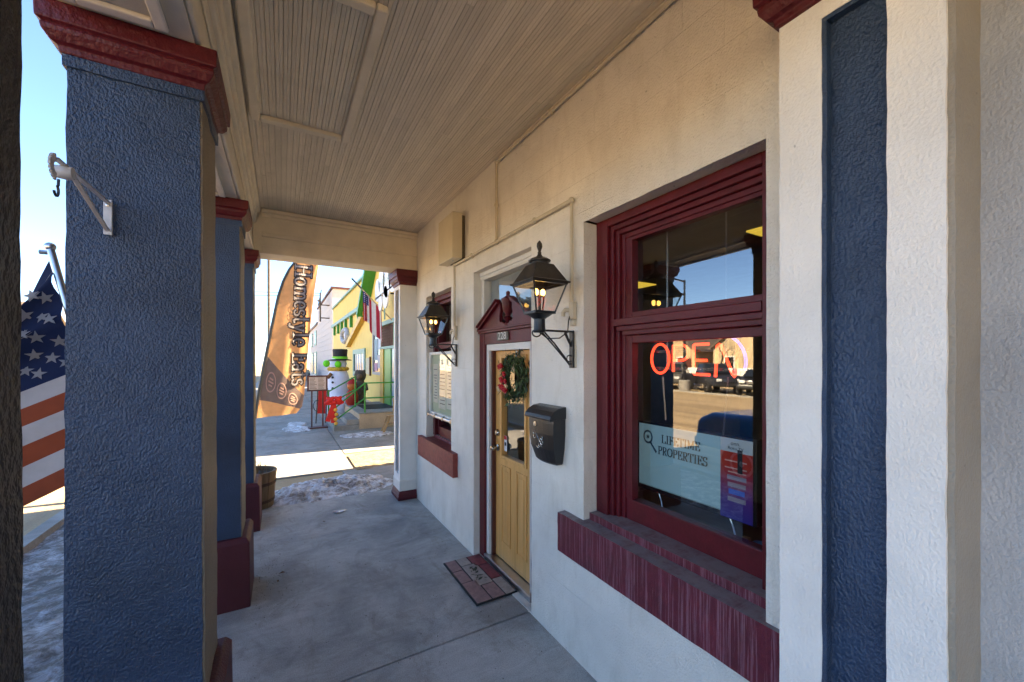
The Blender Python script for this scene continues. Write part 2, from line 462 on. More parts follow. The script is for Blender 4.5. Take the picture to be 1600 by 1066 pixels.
# ------------------------------------------------------------------ mesh helpers
OFF = {}
class MB:
    def __init__(s):
        s.v, s.f = [], []
    def add(s, vs, fs):
        k = len(s.v)
        s.v += [tuple(p) for p in vs]
        s.f += [tuple(i + k for i in f) for f in fs]
        return s
    def box(s, x0, x1, y0, y1, z0, z1):
        return s.add([(x0, y0, z0), (x1, y0, z0), (x1, y1, z0), (x0, y1, z0), (x0, y0, z1), (x1, y0, z1), (x1, y1, z1), (x0, y1, z1)],
                     [(0, 3, 2, 1), (4, 5, 6, 7), (0, 1, 5, 4), (1, 2, 6, 5), (2, 3, 7, 6), (3, 0, 4, 7)])
    def bar(s, a, b, w, h, up=(0, 0, 1)):
        a, b, up = Vector(a), Vector(b), Vector(up)
        d = (b - a).normalized()
        sd = d.cross(up)
        if sd.length < 1e-4:
            sd = d.cross(Vector((1, 0, 0)))
        sd.normalize()
        u = sd.cross(d).normalized()
        sd, u = sd * w / 2, u * h / 2
        vs = [p + q for p in (a, b) for q in (-sd - u, sd - u, sd + u, -sd + u)]
        return s.add(vs, [(0, 3, 2, 1), (4, 5, 6, 7), (0, 1, 5, 4), (1, 2, 6, 5), (2, 3, 7, 6), (3, 0, 4, 7)])
    def tube(s, pts, r, n=8, closed=False):
        pts = [Vector(p) for p in pts]
        rs = r if isinstance(r, (list, tuple)) else [r] * len(pts)
        k = len(s.v)
        ref = Vector((0, 0, 1))
        prev = None
        N = len(pts)
        for i, p in enumerate(pts):
            a = pts[(i - 1) % N] if (i > 0 or closed) else p
            b = pts[(i + 1) % N] if (i < N - 1 or closed) else p
            d = (b - a).normalized()
            if prev is None:
                sd = d.cross(ref)
                if sd.length < 0.05:
                    sd = d.cross(Vector((1, 0, 0)))
            else:
                sd = prev - d * prev.dot(d)
                if sd.length < 1e-4:
                    sd = d.cross(ref)
            sd.normalize()
            prev = sd
            u = d.cross(sd)
            for j in range(n):
                t = 2 * math.pi * j / n
                s.v.append(tuple(p + (sd * math.cos(t) + u * math.sin(t)) * rs[i]))
        m = N if closed else N - 1
        for i in range(m):
            for j in range(n):
                a, b = k + i * n + j, k + i * n + (j + 1) % n
                c, d = k + ((i + 1) % N) * n + (j + 1) % n, k + ((i + 1) % N) * n + j
                s.f.append((a, b, c, d))
        if not closed:
            s.f.append(tuple(k + j for j in reversed(range(n))))
            s.f.append(tuple(k + (N - 1) * n + j for j in range(n)))
        return s
    def lathe(s, prof, c=(0, 0, 0), n=20, axis='z', sx=1.0, sy=1.0):
        k = len(s.v)
        for r, z in prof:
            for j in range(n):
                t = 2 * math.pi * j / n
                p = (r * math.cos(t) * sx, r * math.sin(t) * sy, z)
                if axis == 'x':
                    p = (p[2], p[0], p[1])
                elif axis == 'y':
                    p = (p[1], p[2], p[0])
                s.v.append((p[0] + c[0], p[1] + c[1], p[2] + c[2]))
        for i in range(len(prof) - 1):
            for j in range(n):
                s.f.append((k + i * n + j, k + i * n + (j + 1) % n, k + (i + 1) * n + (j + 1) % n, k + (i + 1) * n + j))
        s.f.append(tuple(k + j for j in reversed(range(n))))
        s.f.append(tuple(k + (len(prof) - 1) * n + j for j in range(n)))
        return s
    def prism(s, poly, a0, a1, axis='x'):
        """poly of (u, v): axis x -> (y, z), y -> (x, z), z -> (x, y)"""
        n = len(poly)
        def mk(u, v, a):
            return {'x': (a, u, v), 'y': (u, a, v), 'z': (u, v, a)}[axis]
        vs = [mk(u, v, a0) for u, v in poly] + [mk(u, v, a1) for u, v in poly]
        fs = [tuple(range(n))[::-1], tuple(range(n, 2 * n))] + [(i, (i + 1) % n, n + (i + 1) % n, n + i) for i in range(n)]
        return s.add(vs, fs)
    def ring(s, x0, x1, y0, y1, prof):
        """square moulding around a footprint: prof of (overhang, z)"""
        k = len(s.v)
        for o, z in prof:
            s.v += [(x0 - o, y0 - o, z), (x1 + o, y0 - o, z), (x1 + o, y1 + o, z), (x0 - o, y1 + o, z)]
        for i in range(len(prof) - 1):
            for j in range(4):
                s.f.append((k + i * 4 + j, k + i * 4 + (j + 1) % 4, k + (i + 1) * 4 + (j + 1) % 4, k + (i + 1) * 4 + j))
        s.f.append((k + 3, k + 2, k + 1, k))
        e = k + (len(prof) - 1) * 4
        s.f.append((e, e + 1, e + 2, e + 3))
        return s
    def sphere(s, c, r, n=12, m=8, sc=(1, 1, 1)):
        prof = [(max(1e-4, math.sin(math.pi * i / m)) * r, -math.cos(math.pi * i / m) * r) for i in range(m + 1)]
        t = MB().lathe(prof, (0, 0, 0), n)
        return s.add([(p[0] * sc[0] + c[0], p[1] * sc[1] + c[1], p[2] * sc[2] + c[2]) for p in t.v], t.f)
    def xf(s, mat):
        s.v = [tuple(mat @ Vector(p)) for p in s.v]
        return s
    def build(s, name, mat, parent=None, smooth=False, bevel=0.0, loc=None, fix=True, segs=2):
        me = bpy.data.meshes.new(name)
        off = Vector(OFF.get(parent.name, (0, 0, 0))) if parent else Vector(loc or (0, 0, 0))
        me.from_pydata([(p[0] - off[0], p[1] - off[1], p[2] - off[2]) for p in s.v], [], s.f)
        if fix:
            bm = bmesh.new()
            bm.from_mesh(me)
            bmesh.ops.recalc_face_normals(bm, faces=bm.faces)
            bm.to_mesh(me)
            bm.free()
        me.materials.append(mat)
        if smooth:
            for p in me.polygons:
                p.use_smooth = True
            me.set_sharp_from_angle(angle=R(48))
        me.update()
        o = bpy.data.objects.new(name, me)
        COL.objects.link(o)
        if parent:
            o.parent = parent
        elif loc:
            o.location = loc
        OFF[o.name] = tuple(off)
        if bevel:
            b = o.modifiers.new('bevel', 'BEVEL')
            b.width = bevel
            b.segments = segs
            b.limit_method = 'ANGLE'
            b.angle_limit = R(35)
        return o

def tag(o, label, cat, group=None, kind=None):
    o['label'] = label
    o['category'] = cat
    if group:
        o['group'] = group
    if kind:
        o['kind'] = kind
    return o

def struct(o):
    o['kind'] = 'structure'
    return o

def thing(name, loc, label, cat, group=None):
    o = bpy.data.objects.new(name, None)
    o.empty_display_size = 0.1
    o.location = loc
    COL.objects.link(o)
    OFF[o.name] = tuple(loc)
    return tag(o, label, cat, group)

def copy_tree(o, loc, rz=None, label=None, group=None):
    def rec(src, par):
        c = src.copy()
        COL.objects.link(c)
        if par:
            c.parent = par
        OFF[c.name] = OFF.get(src.name, (0, 0, 0))
        for ch in list(src.children):
            rec(ch, c)
        return c
    r = rec(o, None)
    r.location = loc
    if rz is not None:
        r.rotation_euler = (0, 0, rz)
    if label:
        r['label'] = label
    if group:
        r['group'] = group
    return r

def wob(p, amp, f=7.0):
    """hand-made unevenness: low and middle frequency wander of a surface point"""
    q = Vector(p)
    n1 = noise.noise_vector(q * f)
    n2 = noise.noise_vector(q * f * 3.3 + Vector((5, 9, 2)))
    return Vector(p) + n1 * amp + n2 * amp * 0.6

def lin(a, b, step):
    n = max(1, int(round((b - a) / step)))
    return [a + (b - a) * i / n for i in range(n + 1)]

def rough_box(x0, x1, y0, y1, z0, z1, step, amp, taper=None, top=True):
    """stuccoed block: subdivided box whose corners and faces wander a few millimetres"""
    bm = bmesh.new()
    xs, ys, zs = lin(x0, x1, step), lin(y0, y1, step), lin(z0, z1, step)
    cache = {}
    def V(x, y, z):
        k = (round(x, 4), round(y, 4), round(z, 4))
        if k not in cache:
            p = (x, y, z)
            if taper:
                p = taper(p)
            cache[k] = bm.verts.new(wob(p, amp))
        return cache[k]
    def grid(us, vs, fn):
        for i in range(len(us) - 1):
            for j in range(len(vs) - 1):
                bm.faces.new((V(*fn(us[i], vs[j])), V(*fn(us[i + 1], vs[j])), V(*fn(us[i + 1], vs[j + 1])), V(*fn(us[i], vs[j + 1]))))
    grid(ys, zs, lambda u, v: (x0, u, v))
    grid(ys, zs, lambda u, v: (x1, u, v))
    grid(xs, zs, lambda u, v: (u, y0, v))
    grid(xs, zs, lambda u, v: (u, y1, v))
    grid(xs, ys, lambda u, v: (u, v, z0))
    grid(xs, ys, lambda u, v: (u, v, z1))
    bmesh.ops.recalc_face_normals(bm, faces=bm.faces)
    mb = MB()
    bm.verts.index_update()
    mb.v = [tuple(v.co) for v in bm.verts]
    mb.f = [tuple(v.index for v in f.verts) for f in bm.faces]
    bm.free()
    return mb

def rough_front(X, y0, y1, z0, z1, holes, back, step, amp):
    """a wall facing -X with openings: front face, opening reveals and outer sides; holes = (y0, y1, z0, z1, depth)"""
    ys = lin(y0, y1, step)
    zs = lin(z0, z1, step)
    def snap(arr, v):
        i = min(range(len(arr)), key=lambda k: abs(arr[k] - v))
        arr[i] = v
    for h in holes:
        for v in h[:2]:
            snap(ys, v)
        for v in h[2:4]:
            snap(zs, v)
    cache = {}
    mb = MB()
    def V(x, y, z):
        k = (round(x, 4), round(y, 4), round(z, 4))
        if k not in cache:
            cache[k] = len(mb.v)
            mb.v.append(tuple(wob((x, y, z), amp)))
        return cache[k]
    def inside(y, z):
        return any(h[0] < y < h[1] and h[2] < z < h[3] for h in holes)
    for i in range(len(ys) - 1):
        for j in range(len(zs) - 1):
            if inside((ys[i] + ys[i + 1]) / 2, (zs[j] + zs[j + 1]) / 2):
                continue
            mb.f.append((V(X, ys[i], zs[j]), V(X, ys[i], zs[j + 1]), V(X, ys[i + 1], zs[j + 1]), V(X, ys[i + 1], zs[j])))
    def sides(a0, a1, b0, b1, depth, yy, zz):
        xs = lin(X, X + depth, step)
        Y = [v for v in yy if a0 - 1e-6 <= v <= a1 + 1e-6]
        Z = [v for v in zz if b0 - 1e-6 <= v <= b1 + 1e-6]
        for i in range(len(xs) - 1):
            for j in range(len(Z) - 1):
                for y in (a0, a1):
                    mb.f.append((V(xs[i], y, Z[j]), V(xs[i + 1], y, Z[j]), V(xs[i + 1], y, Z[j + 1]), V(xs[i], y, Z[j + 1])))
            for j in range(len(Y) - 1):
                for z in (b0, b1):
                    mb.f.append((V(xs[i], Y[j], z), V(xs[i + 1], Y[j], z), V(xs[i + 1], Y[j + 1], z), V(xs[i], Y[j + 1], z)))
    for h in holes:
        sides(*h[:4], h[4], ys, zs)
    sides(y0, y1, z0, z1, back, ys, zs)
    return mb

# stroke lettering with serifs -------------------------------------------------
def arc(cx, cy, rx, ry, a0, a1, n=10):
    return [(cx + rx * math.cos(R(a0 + (a1 - a0) * i / n)), cy + ry * math.sin(R(a0 + (a1 - a0) * i / n))) for i in range(n + 1)]
GL = {
    'L': (.66, [[(.17, 0), (.17, 1)], [(.02, 0), (.6, 0), (.6, .22)], [(.02, 1), (.34, 1)]]),
    'I': (.42, [[(.2, 0), (.2, 1)], [(.04, 0), (.36, 0)], [(.04, 1), (.36, 1)]]),
    'F': (.64, [[(.17, 0), (.17, 1)], [(.02, 1), (.58, 1), (.58, .8)], [(.17, .52), (.45, .52)], [(.45, .42), (.45, .62)], [(.02, 0), (.34, 0)]]),
    'E': (.68, [[(.17, 0), (.17, 1)], [(.02, 1), (.6, 1), (.6, .8)], [(.17, .52), (.45, .52)], [(.45, .42), (.45, .62)], [(.02, 0), (.63, 0), (.63, .22)]]),
    'T': (.7, [[(.34, 0), (.34, 1)], [(.02, .8), (.02, 1), (.66, 1), (.66, .8)], [(.18, 0), (.5, 0)]]),
    'M': (.98, [[(.15, 0), (.15, 1), (.47, .12), (.8, 1), (.8, 0)], [(.02, 0), (.28, 0)], [(.66, 0), (.95, 0)], [(.02, 1), (.15, 1)], [(.8, 1), (.95, 1)]]),
    'P': (.66, [[(.17, 0), (.17, 1)], [(.02, 1), (.36, 1)] + arc(.36, .74, .24, .26, 90, -90) + [(.17, .48)], [(.02, 0), (.34, 0)]]),
    'R': (.74, [[(.17, 0), (.17, 1)], [(.02, 1), (.36, 1)] + arc(.36, .75, .22, .25, 90, -90) + [(.17, .5)], [(.36, .5), (.6, 0), (.72, 0)], [(.02, 0), (.32, 0)]]),
    'O': (.82, [arc(.4, .5, .34, .5, 0, 360, 20)]),
    'S': (.6, [arc(.3, .75, .23, .25, 30, 270, 10) + arc(.3, .25, .24, .25, 90, -150, 10), [(.52, .78), (.52, 1)], [(.06, 0), (.06, .24)]]),
    'N': (.8, [[(.15, 0), (.15, 1), (.64, 0), (.64, 1)]]),
    'H': (.86, [[(.17, 0), (.17, 1)], [(.68, 0), (.68, 1)], [(.17, .5), (.68, .5)], [(.02, 0), (.32, 0)], [(.53, 0), (.83, 0)], [(.02, 1), (.32, 1)], [(.53, 1), (.83, 1)]]),
    'o': (.58, [arc(.28, .32, .22, .32, 0, 360, 16)]),
    'm': (.94, [[(.13, 0), (.13, .62)], [(.13, .5)] + arc(.3, .42, .17, .2, 130, 0, 6) + [(.47, 0)], [(.47, .45)] + arc(.64, .42, .17, .2, 130, 0, 6) + [(.81, 0)], [(.02, 0), (.24, 0)], [(.37, 0), (.57, 0)], [(.71, 0), (.91, 0)], [(.02, .62), (.13, .62)]]),
    'e': (.54, [[(.08, .34), (.48, .34)] + arc(.28, .33, .21, .31, 10, 310, 14)]),
    's': (.46, [arc(.22, .48, .16, .15, 30, 270, 8) + arc(.22, .16, .18, .16, 90, -150, 8)]),
    't': (.42, [[(.18, .9), (.18, .14)] + arc(.3, .14, .12, .14, 180, 320, 6), [(.02, .62), (.36, .62)]]),
    'y': (.6, [[(.1, .62), (.3, .06)], [(.5, .62), (.24, -.2)] + arc(.14, -.18, .1, .1, -10, -150, 5), [(.0, .62), (.22, .62)], [(.4, .62), (.6, .62)]]),
    'l': (.34, [[(.16, 0), (.16, 1)], [(.03, 0), (.3, 0)], [(.04, 1), (.16, 1)]]),
    'a': (.54, [arc(.24, .45, .16, .18, 160, 0, 8) + [(.4, 0), (.5, 0)], arc(.22, .18, .16, .18, 60, 320, 10)]),
    ' ': (.4, []),
}
def strokes(text, size, thick=.16, thin=.07, track=0.03, grow=0.0):
    """flat lettering in the (u, v) plane; returns verts (u, v, layer) and faces"""
    vs, fs, x, lay = [], [], 0.0, 0
    for ch in text:
        adv, lines = GL[ch]
        for ln in lines:
            for (a, b) in zip(ln[:-1], ln[1:]):
                dx, dy = b[0] - a[0], b[1] - a[1]
                L = math.hypot(dx, dy)
                if L < 1e-5:
                    continue
                w = (thin + (thick - thin) * abs(dy) / L) / 2 + grow
                ux, uy = dx / L, dy / L
                e = min(w, .035) + grow
                px, py = -uy * w, ux * w
                k = len(vs)
                n = max(1, int(L / .12))
                for i in range(n + 1):
                    t = -e + (L + 2 * e) * i / n
                    cx, cy = a[0] + ux * t, a[1] + uy * t
                    vs += [((x + cx + px) * size, (cy + py) * size, lay), ((x + cx - px) * size, (cy - py) * size, lay)]
                for i in range(n):
                    q = k + 2 * i
                    fs.append((q, q + 1, q + 3, q + 2))
                lay += 1
        x += adv + track
    return vs, fs, x * size

def font_text(body, size):
    cu = bpy.data.curves.new('txt', 'FONT')
    cu.body = body
    cu.size = size
    cu.align_x = 'CENTER'
    cu.align_y = 'CENTER'
    ob = bpy.data.objects.new('txt', cu)
    me = bpy.data.meshes.new_from_object(ob)
    mb = MB()
    mb.v = [tuple(v.co) for v in me.vertices]
    mb.f = [tuple(p.vertices) for p in me.polygons]
    bpy.data.objects.remove(ob)
    bpy.data.curves.remove(cu)
    bpy.data.meshes.remove(me)
    return mb

# ================================================================== THE GROUND
g = MB()
g.add([(-400, -400, -0.06), (400, -400, -0.06), (400, 400, -0.06), (-400, 400, -0.06)], [(0, 1, 2, 3)])
struct(g.build('ground', M['ground'], fix=False))

M['road'] = road_mat()
rd = MB().box(-16.5, -2.35, -120, 220, -0.10, -0.052)
struct(rd.build('road', M['road']))
for x, nm in ((-2.35, 'kerb'), (-16.62, 'kerb')):
    k = MB()
    for i in range(12):
        k.box(x, x + 0.14, -12 + i * 4, -12 + i * 4 + 3.985, -0.055, 0.04)
    struct(k.build(nm, M['curb']))

# porch slab in pours with open joints
pf = struct(MB().box(-0.86, 1.62, -3.0, 5.95, -0.20, -0.035).build('porch_floor', M['soil']))
for a, b in ((-3.0, 0.38), (0.388, 2.516), (2.524, 4.716), (4.724, 5.95)):
    sl = MB()
    xs, ys = lin(-0.84, 1.63, 0.16), lin(a, b, 0.16)
    for x in xs:
        for y in ys:
            sl.v.append((x, y, noise.noise(Vector((x * 0.9, y * 0.9, 0))) * 0.004))
    n = len(ys)
    for i in range(len(xs) - 1):
        for j in range(n - 1):
            sl.f.append((i * n + j, (i + 1) * n + j, (i + 1) * n + j + 1, i * n + j + 1))
    sl.box(-0.84, 1.63, a, b, -0.06, -0.006)
    sl.build('slab', M['concrete'], pf, smooth=False, fix=False)

# walk beyond the porch end
wk = struct(MB().box(-1.9, 2.9, 5.96, 60, -0.06, -0.030).build('sidewalk', M['ground']))
ylist = [7.42, 8.75, 10.2, 11.6, 13.2, 15, 17, 19.5, 22, 25, 29, 34, 40, 48, 60]
for i, (y0, y1) in enumerate(zip(ylist[:-1], ylist[1:])):
    for (x0, x1) in ((-1.9, 1.09), (1.10, 2.9)):
        if i == 0 and x0 > 0:
            continue
        MB().box(x0, x1 - 0.006, y0, y1 - 0.008, -0.05, -0.004 + random.uniform(-.002, .002)).build('paving_slab', M['walk'], wk, bevel=0.006)
MB().box(0.9, 2.9, 5.96, 7.41, -0.05, -0.012).build('paving_slab', M['walk'], wk, bevel=0.006)

def sheet(x0, x1, y0, y1, step, fz):
    mb = MB()
    xs, ys = lin(x0, x1, step), lin(y0, y1, step)
    for x in xs:
        for y in ys:
            mb.v.append((x, y, fz(x, y)))
    n = len(ys)
    for i in range(len(xs) - 1):
        for j in range(n - 1):
            mb.f.append((i * n + j, (i + 1) * n + j, (i + 1) * n + j + 1, i * n + j + 1))
    return mb

def fbm(x, y, s):
    return noise.fractal(Vector((x * s, y * s, 3.3)), 1.0, 2.1, 6)

# trodden snow heap at the porch end
def heap(x, y):
    cx, cy = 0.62, 6.45
    dx, dy = (x - cx) / 0.95, (y - cy) / 0.62
    d = dx * dx + dy * dy + fbm(x, y, 2.2) * 0.35
    return -0.03 + max(-0.05, (1 - d) * 0.10) + max(0, 1 - d * .8) * (abs(fbm(x, y, 5)) * 0.10 + abs(fbm(x, y, 14)) * .035)
o = sheet(-0.5, 1.75, 5.75, 7.6, 0.02, heap).build('snow_heap', M['snow'], smooth=True, fix=False)
tag(o, 'dirty trodden snow lying at the far end of the porch', 'snow', kind='stuff')
# icy strip along the street side of the porch
def ice(x, y):
    return -0.03 + fbm(x, y, 1.3) * 0.03 + abs(fbm(x, y, 6)) * 0.02 - max(0, (-1.9 - x)) * 0.02
o = sheet(-2.34, -0.87, -2.5, 9.5, 0.035, ice).build('ice_strip', M['mud_snow'], smooth=True, fix=False)
tag(o, 'crusted snow and mud beside the porch on the street side', 'snow', kind='stuff')
o = sheet(1.12, 2.9, 7.3, 8.7, 0.03, lambda x, y: 0.012 + fbm(x, y, 9) * 0.02 - .06 * max(0, abs(y - 7.95 + .12 * fbm(x, y, 1.2)) * 2.2 - .9 + .5 * fbm(x, y, 3))).build('dry_grass_patch', M['grass'], smooth=True, fix=False)
tag(o, 'strip of dry tan grass in the sun past the porch end', 'grass', kind='stuff')
def thin_snow(cx, cy, rx, ry, seed):
    return lambda x, y: 0.0 + (0.022 if ((x - cx) / rx) ** 2 + ((y - cy) / ry) ** 2 + fbm(x + seed, y, 1.8) * 1.1 < 0.8 else -0.03)
for (cx, cy, rx, ry, lb) in ((1.9, 10.6, .7, .35, 'thin patch of snow in front of the tan landing'), (0.35, 12.9, .35, 1.1, 'white snow patch behind the menu board stand')):
    o = sheet(cx - rx * 1.3, cx + rx * 1.3, cy - ry * 1.3, cy + ry * 1.3, 0.03, thin_snow(cx, cy, rx, ry, cx)).build('snow_patch', M['snow'], smooth=True, fix=False)
    tag(o, lb, 'snow', kind='stuff')

# ================================================================== THE PORCH BUILDING
B = thing('porch_building', (0, 0, 0), 'white stucco shopfront with a pillared porch and burgundy trim', 'building')

WX = 1.60                       # street face of the wall
NW = (0.75, 1.893, 0.86, 2.742)  # near window opening
DW = (2.486, 3.51, 0.012, 2.73)  # doorway opening
FW = (4.10, 4.97, 0.86, 2.69)   # far window opening
rough_front(WX, 0.66, 5.60, -0.04, 3.66, [(*NW, 0.22), (*DW, 0.24), (*FW, 0.22)], 0.24, 0.045, 0.0032).build('wall', M['wall'], B, smooth=True)
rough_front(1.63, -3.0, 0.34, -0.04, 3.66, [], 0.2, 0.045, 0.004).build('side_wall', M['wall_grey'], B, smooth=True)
rough_box(1.565, 1.62, 0.66, 0.813, 0.905, 3.66, 0.05, 0.002).build('wall_strip', M['wall'], B, smooth=True)
# body of the building behind, plus an unseen side wing added to lengthen its shadow
sh = MB()
sh.box(1.95, 12, 6.55, 6.8, -0.05, 4.3).box(1.95, 2.1, 5.6, 6.55, -0.05, 4.3).box(1.84, 2.1, 5.36, 5.6, -0.05, 4.3).box(11.8, 12, -6, 6.55, -0.05, 4.3).box(1.84, 12, -6, -5.8, -0.05, 4.3)
sh.box(1.84, 2.0, -5.8, 5.36, 3.0, 4.3)
sh.box(1.87, 2.0, -5.8, -3.0, -0.05, 3.0)
sh.build('shell', M['wall'], B)
MB().box(-0.75, 12.1, -6, 5.72, 3.70, 3.86).box(1.95, 12.1, 5.721, 6.8, 3.70, 3.86).build('roof', M['soffit'], B)  # second slab covers the added wing, out of view, that blocks the sun
MB().box(-0.78, -0.45, -6, 5.76, 3.86, 4.05).build('parapet', M['wall'], B)

# ---- pilasters
p = rough_front(1.40, 0.311, 0.686, -0.02, 3.0, [(0.4215, 0.57, 0.25, 2.905, 0.035)], 0.24, 0.03, 0.0024).build('pilaster', M['pilaster'], B, smooth=True)
rough_box(1.432, 1.45, 0.39, 0.60, 0.22, 2.93, 0.03, 0.002).build('inset_panel', M['blue'], p, smooth=True)
rough_box(1.403, 1.434, 0.558, 0.575, 0.24, 2.91, 0.03, 0.0018).build('inset_edge', M['blue'], p, smooth=True)
rough_box(1.403, 1.434, 0.42, 0.5575, 2.893, 2.911, 0.03, 0.0018).build('inset_edge', M['blue'], p, smooth=True)
CAPP = [(0.0, -0.15), (0.012, -0.147), (0.014, -0.125), (0.03, -0.118), (0.045, -0.095), (0.048, -0.078), (0.042, -0.072), (0.056, -0.066), (0.058, 0.0)]
MB().ring(1.40, 1.62, 0.311, 0.686, [(o, 3.11 + z) for o, z in CAPP]).build('capital', M['burg_rough'], p, bevel=0.006)
MB().box(1.41, 1.62, 0.321, 0.676, 3.112, 3.66).build('block', M['cream'], p)
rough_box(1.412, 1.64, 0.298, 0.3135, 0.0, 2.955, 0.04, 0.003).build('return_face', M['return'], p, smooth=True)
p = rough_front(1.375, 5.40, 5.73, 0.10, 3.0, [(5.475, 5.655, 0.34, 2.86, 0.04)], 0.24, 0.04, 0.003).build('pilaster', M['pilaster'], B, smooth=True)
rough_box(1.412, 1.43, 5.45, 5.68, 0.30, 2.9, 0.05, 0.002).build('inset_panel', M['blue'], p, smooth=True)
MB().ring(1.375, 1.615, 5.40, 5.73, [(o, 3.11 + z * 1.35) for o, z in CAPP]).build('capital', M['burg_rough'], p, bevel=0.006)
MB().ring(1.375, 1.615, 5.40, 5.73, [(0.03, 0.0), (0.032, 0.05), (0.022, 0.062), (0.02, 0.085), (0.006, 0.12)]).build('base', M['burg_rough'], p, bevel=0.008)
MB().ring(1.375, 1.615, 5.40, 5.73, [(0.008, 0.121), (0.008, 0.25), (0.0, 0.27)]).build('plinth', M['white'], p, bevel=0.005)

# ---- pillars
PY = [(0.40, 0.719), (2.0, 2.36), (3.70, 4.06), (5.27, 5.63)]
PX0, PX1 = -0.662, -0.280
def tap(p):
    t = p[2] / 3.0
    cx = (PX0 + PX1) / 2
    return (cx + (p[0] - cx) * (1.035 - 0.06 * t), p[1], p[2])
for i, (y0, y1) in enumerate(PY):
    pl = rough_box(PX0, PX1, y0, y1, 0.2, 2.97, 0.03, 0.0026, tap).build('pillar', M['blue'], B, smooth=True)
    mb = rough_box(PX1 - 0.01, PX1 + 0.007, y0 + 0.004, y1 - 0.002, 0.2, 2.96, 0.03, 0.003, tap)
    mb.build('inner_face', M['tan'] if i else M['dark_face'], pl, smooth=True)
    MB().ring(PX0, PX1, y0, y1, [(o, 3.105 + z) for o, z in CAPP]).build('capital', M['burg_rough'], pl, bevel=0.008)
    rough_box(PX0 - 0.005, PX1 + 0.012, y0 - 0.008, y1 + 0.008, 2.915, 2.958, 0.03, 0.004).build('collar', M['blue'], pl, smooth=True)
    MB().ring(-0.74, -0.216, y0 - 0.055, y1 + 0.065, [(0.006, -0.02), (0.0, 0.49), (-0.022, 0.525)]).build('base_block', M['block'], pl, bevel=0.008)

# ---- entablature over the pillars
EN = MB().box(-0.70, -0.292, -3, 5.70, 3.108, 3.66).build('entablature', M['cream'], B)
for (x0, x1, z0, z1) in ((-0.2915, -0.272, 3.112, 3.165), (-0.2915, -0.280, 3.36, 3.44), (-0.2915, -0.255, 3.441, 3.50), (-0.2915, -0.238, 3.501, 3.555), (-0.2915, -0.212, 3.556, 3.615)):
    MB().box(x0, x1, -3, 5.34, z0, z1).build('moulding', M['cream'], EN, bevel=0.008)
for a, b in ((-0.6, 0.32), (0.83, 1.90), (2.46, 3.60), (4.16, 5.17)):
    MB().box(-0.64, -0.36, a, b, 3.101, 3.107).build('soffit_panel', M['soffit'], EN)
    fr = MB()
    for (x0, x1, y0, y1) in ((-0.64, -0.60, a, b), (-0.40, -0.36, a, b), (-0.599, -0.401, a, a + .04), (-0.599, -0.401, b - .04, b)):
        fr.box(x0, x1, y0, y1, 3.082, 3.1005)
    fr.build('soffit_frame', M['white'], EN, bevel=0.006)
# ---- end beam
EB = MB().box(-0.285, 1.60, 5.37, 5.69, 3.112, 3.66).build('end_beam', M['cream'], B)
for (d, z0, z1) in ((0.012, 3.112, 3.20), (0.03, 3.30, 3.335), (0.02, 3.336, 3.36), (0.03, 3.53, 3.57), (0.05, 3.571, 3.612)):
    MB().box(-0.20, 1.598, 5.37 - d, 5.3695, z0, z1).build('moulding', M['cream'], EB, bevel=0.006)

# ---- beadboard ceiling
MB().box(-0.29, 1.66, -3, 5.37, 3.640, 3.69).build('ceiling_deck', M['deck'], B)
CE = MB().box(-0.21, 1.60, -3, 0.30, 3.618, 3.638).build('porch_ceiling', M['bead'], B)
BWD = 0.0412
H_ = BWD / 2
prof = [(0.0009, 0.014), (0.0009, 0.003), (0.0036, 0.0), (H_ - 0.0028, 0.0), (H_, 0.0028), (H_ + 0.0028, 0.0), (BWD - 0.0036, 0.0), (BWD - 0.0009, 0.003), (BWD - 0.0009, 0.014)]
NP_ = len(prof)
bme = bpy.data.meshes.new('board')
bv = [(x, 0, z) for x, z in prof] + [(x, 1, z) for x, z in prof]
bme.from_pydata(bv, [], [(i, i + 1, NP_ + 1 + i, NP_ + i) for i in range(NP_ - 1)] + [tuple(range(NP_))[::-1], tuple(range(NP_, 2 * NP_))])
bme.materials.append(M['bead'])
bm = bmesh.new(); bm.from_mesh(bme); bmesh.ops.recalc_face_normals(bm, faces=bm.faces); bm.to_mesh(bme); bm.free()
def board(parent, x, y0, y1, z):
    o = bpy.data.objects.new('board', bme)
    COL.objects.link(o)
    o.parent = parent
    o.location = (x, y0, z)
    o.scale = (1, y1 - y0, 1)
HX0, HX1, HY0, HY1 = -0.165, 0.425, 2.02, 3.32
nrow = 44
for i in range(nrow):
    x = -0.213 + i * BWD
    y = 0.30
    ends = []
    cur = y + random.uniform(0.5, 3.2)
    while cur < 4.9:
        ends.append(cur)
        cur += random.uniform(1.6, 3.4)
    cuts = [y] + ends + [5.369]
    for a, b in zip(cuts[:-1], cuts[1:]):
        segs = [(a, b)]
        if HX0 < x + BWD / 2 < HX1:
            segs = []
            if a < HY0: segs.append((a, min(b, HY0)))
            if b > HY1: segs.append((max(a, HY1), b))
        for s0, s1 in segs:
            if s1 - s0 > 0.03:
                board(CE, x, s0 + 0.0022, s1 - 0.0022, 3.6185 + random.uniform(-.0012, .0012))
HA = MB().box(HX0 + .01, HX1 - .01, HY0 + .01, HY1 - .01, 3.625, 3.639).build('hatch', M['deck'], B)
for i in range(14):
    board(HA, HX0 + 0.005 + i * BWD, HY0 + 0.02, HY1 - 0.02, 3.606)
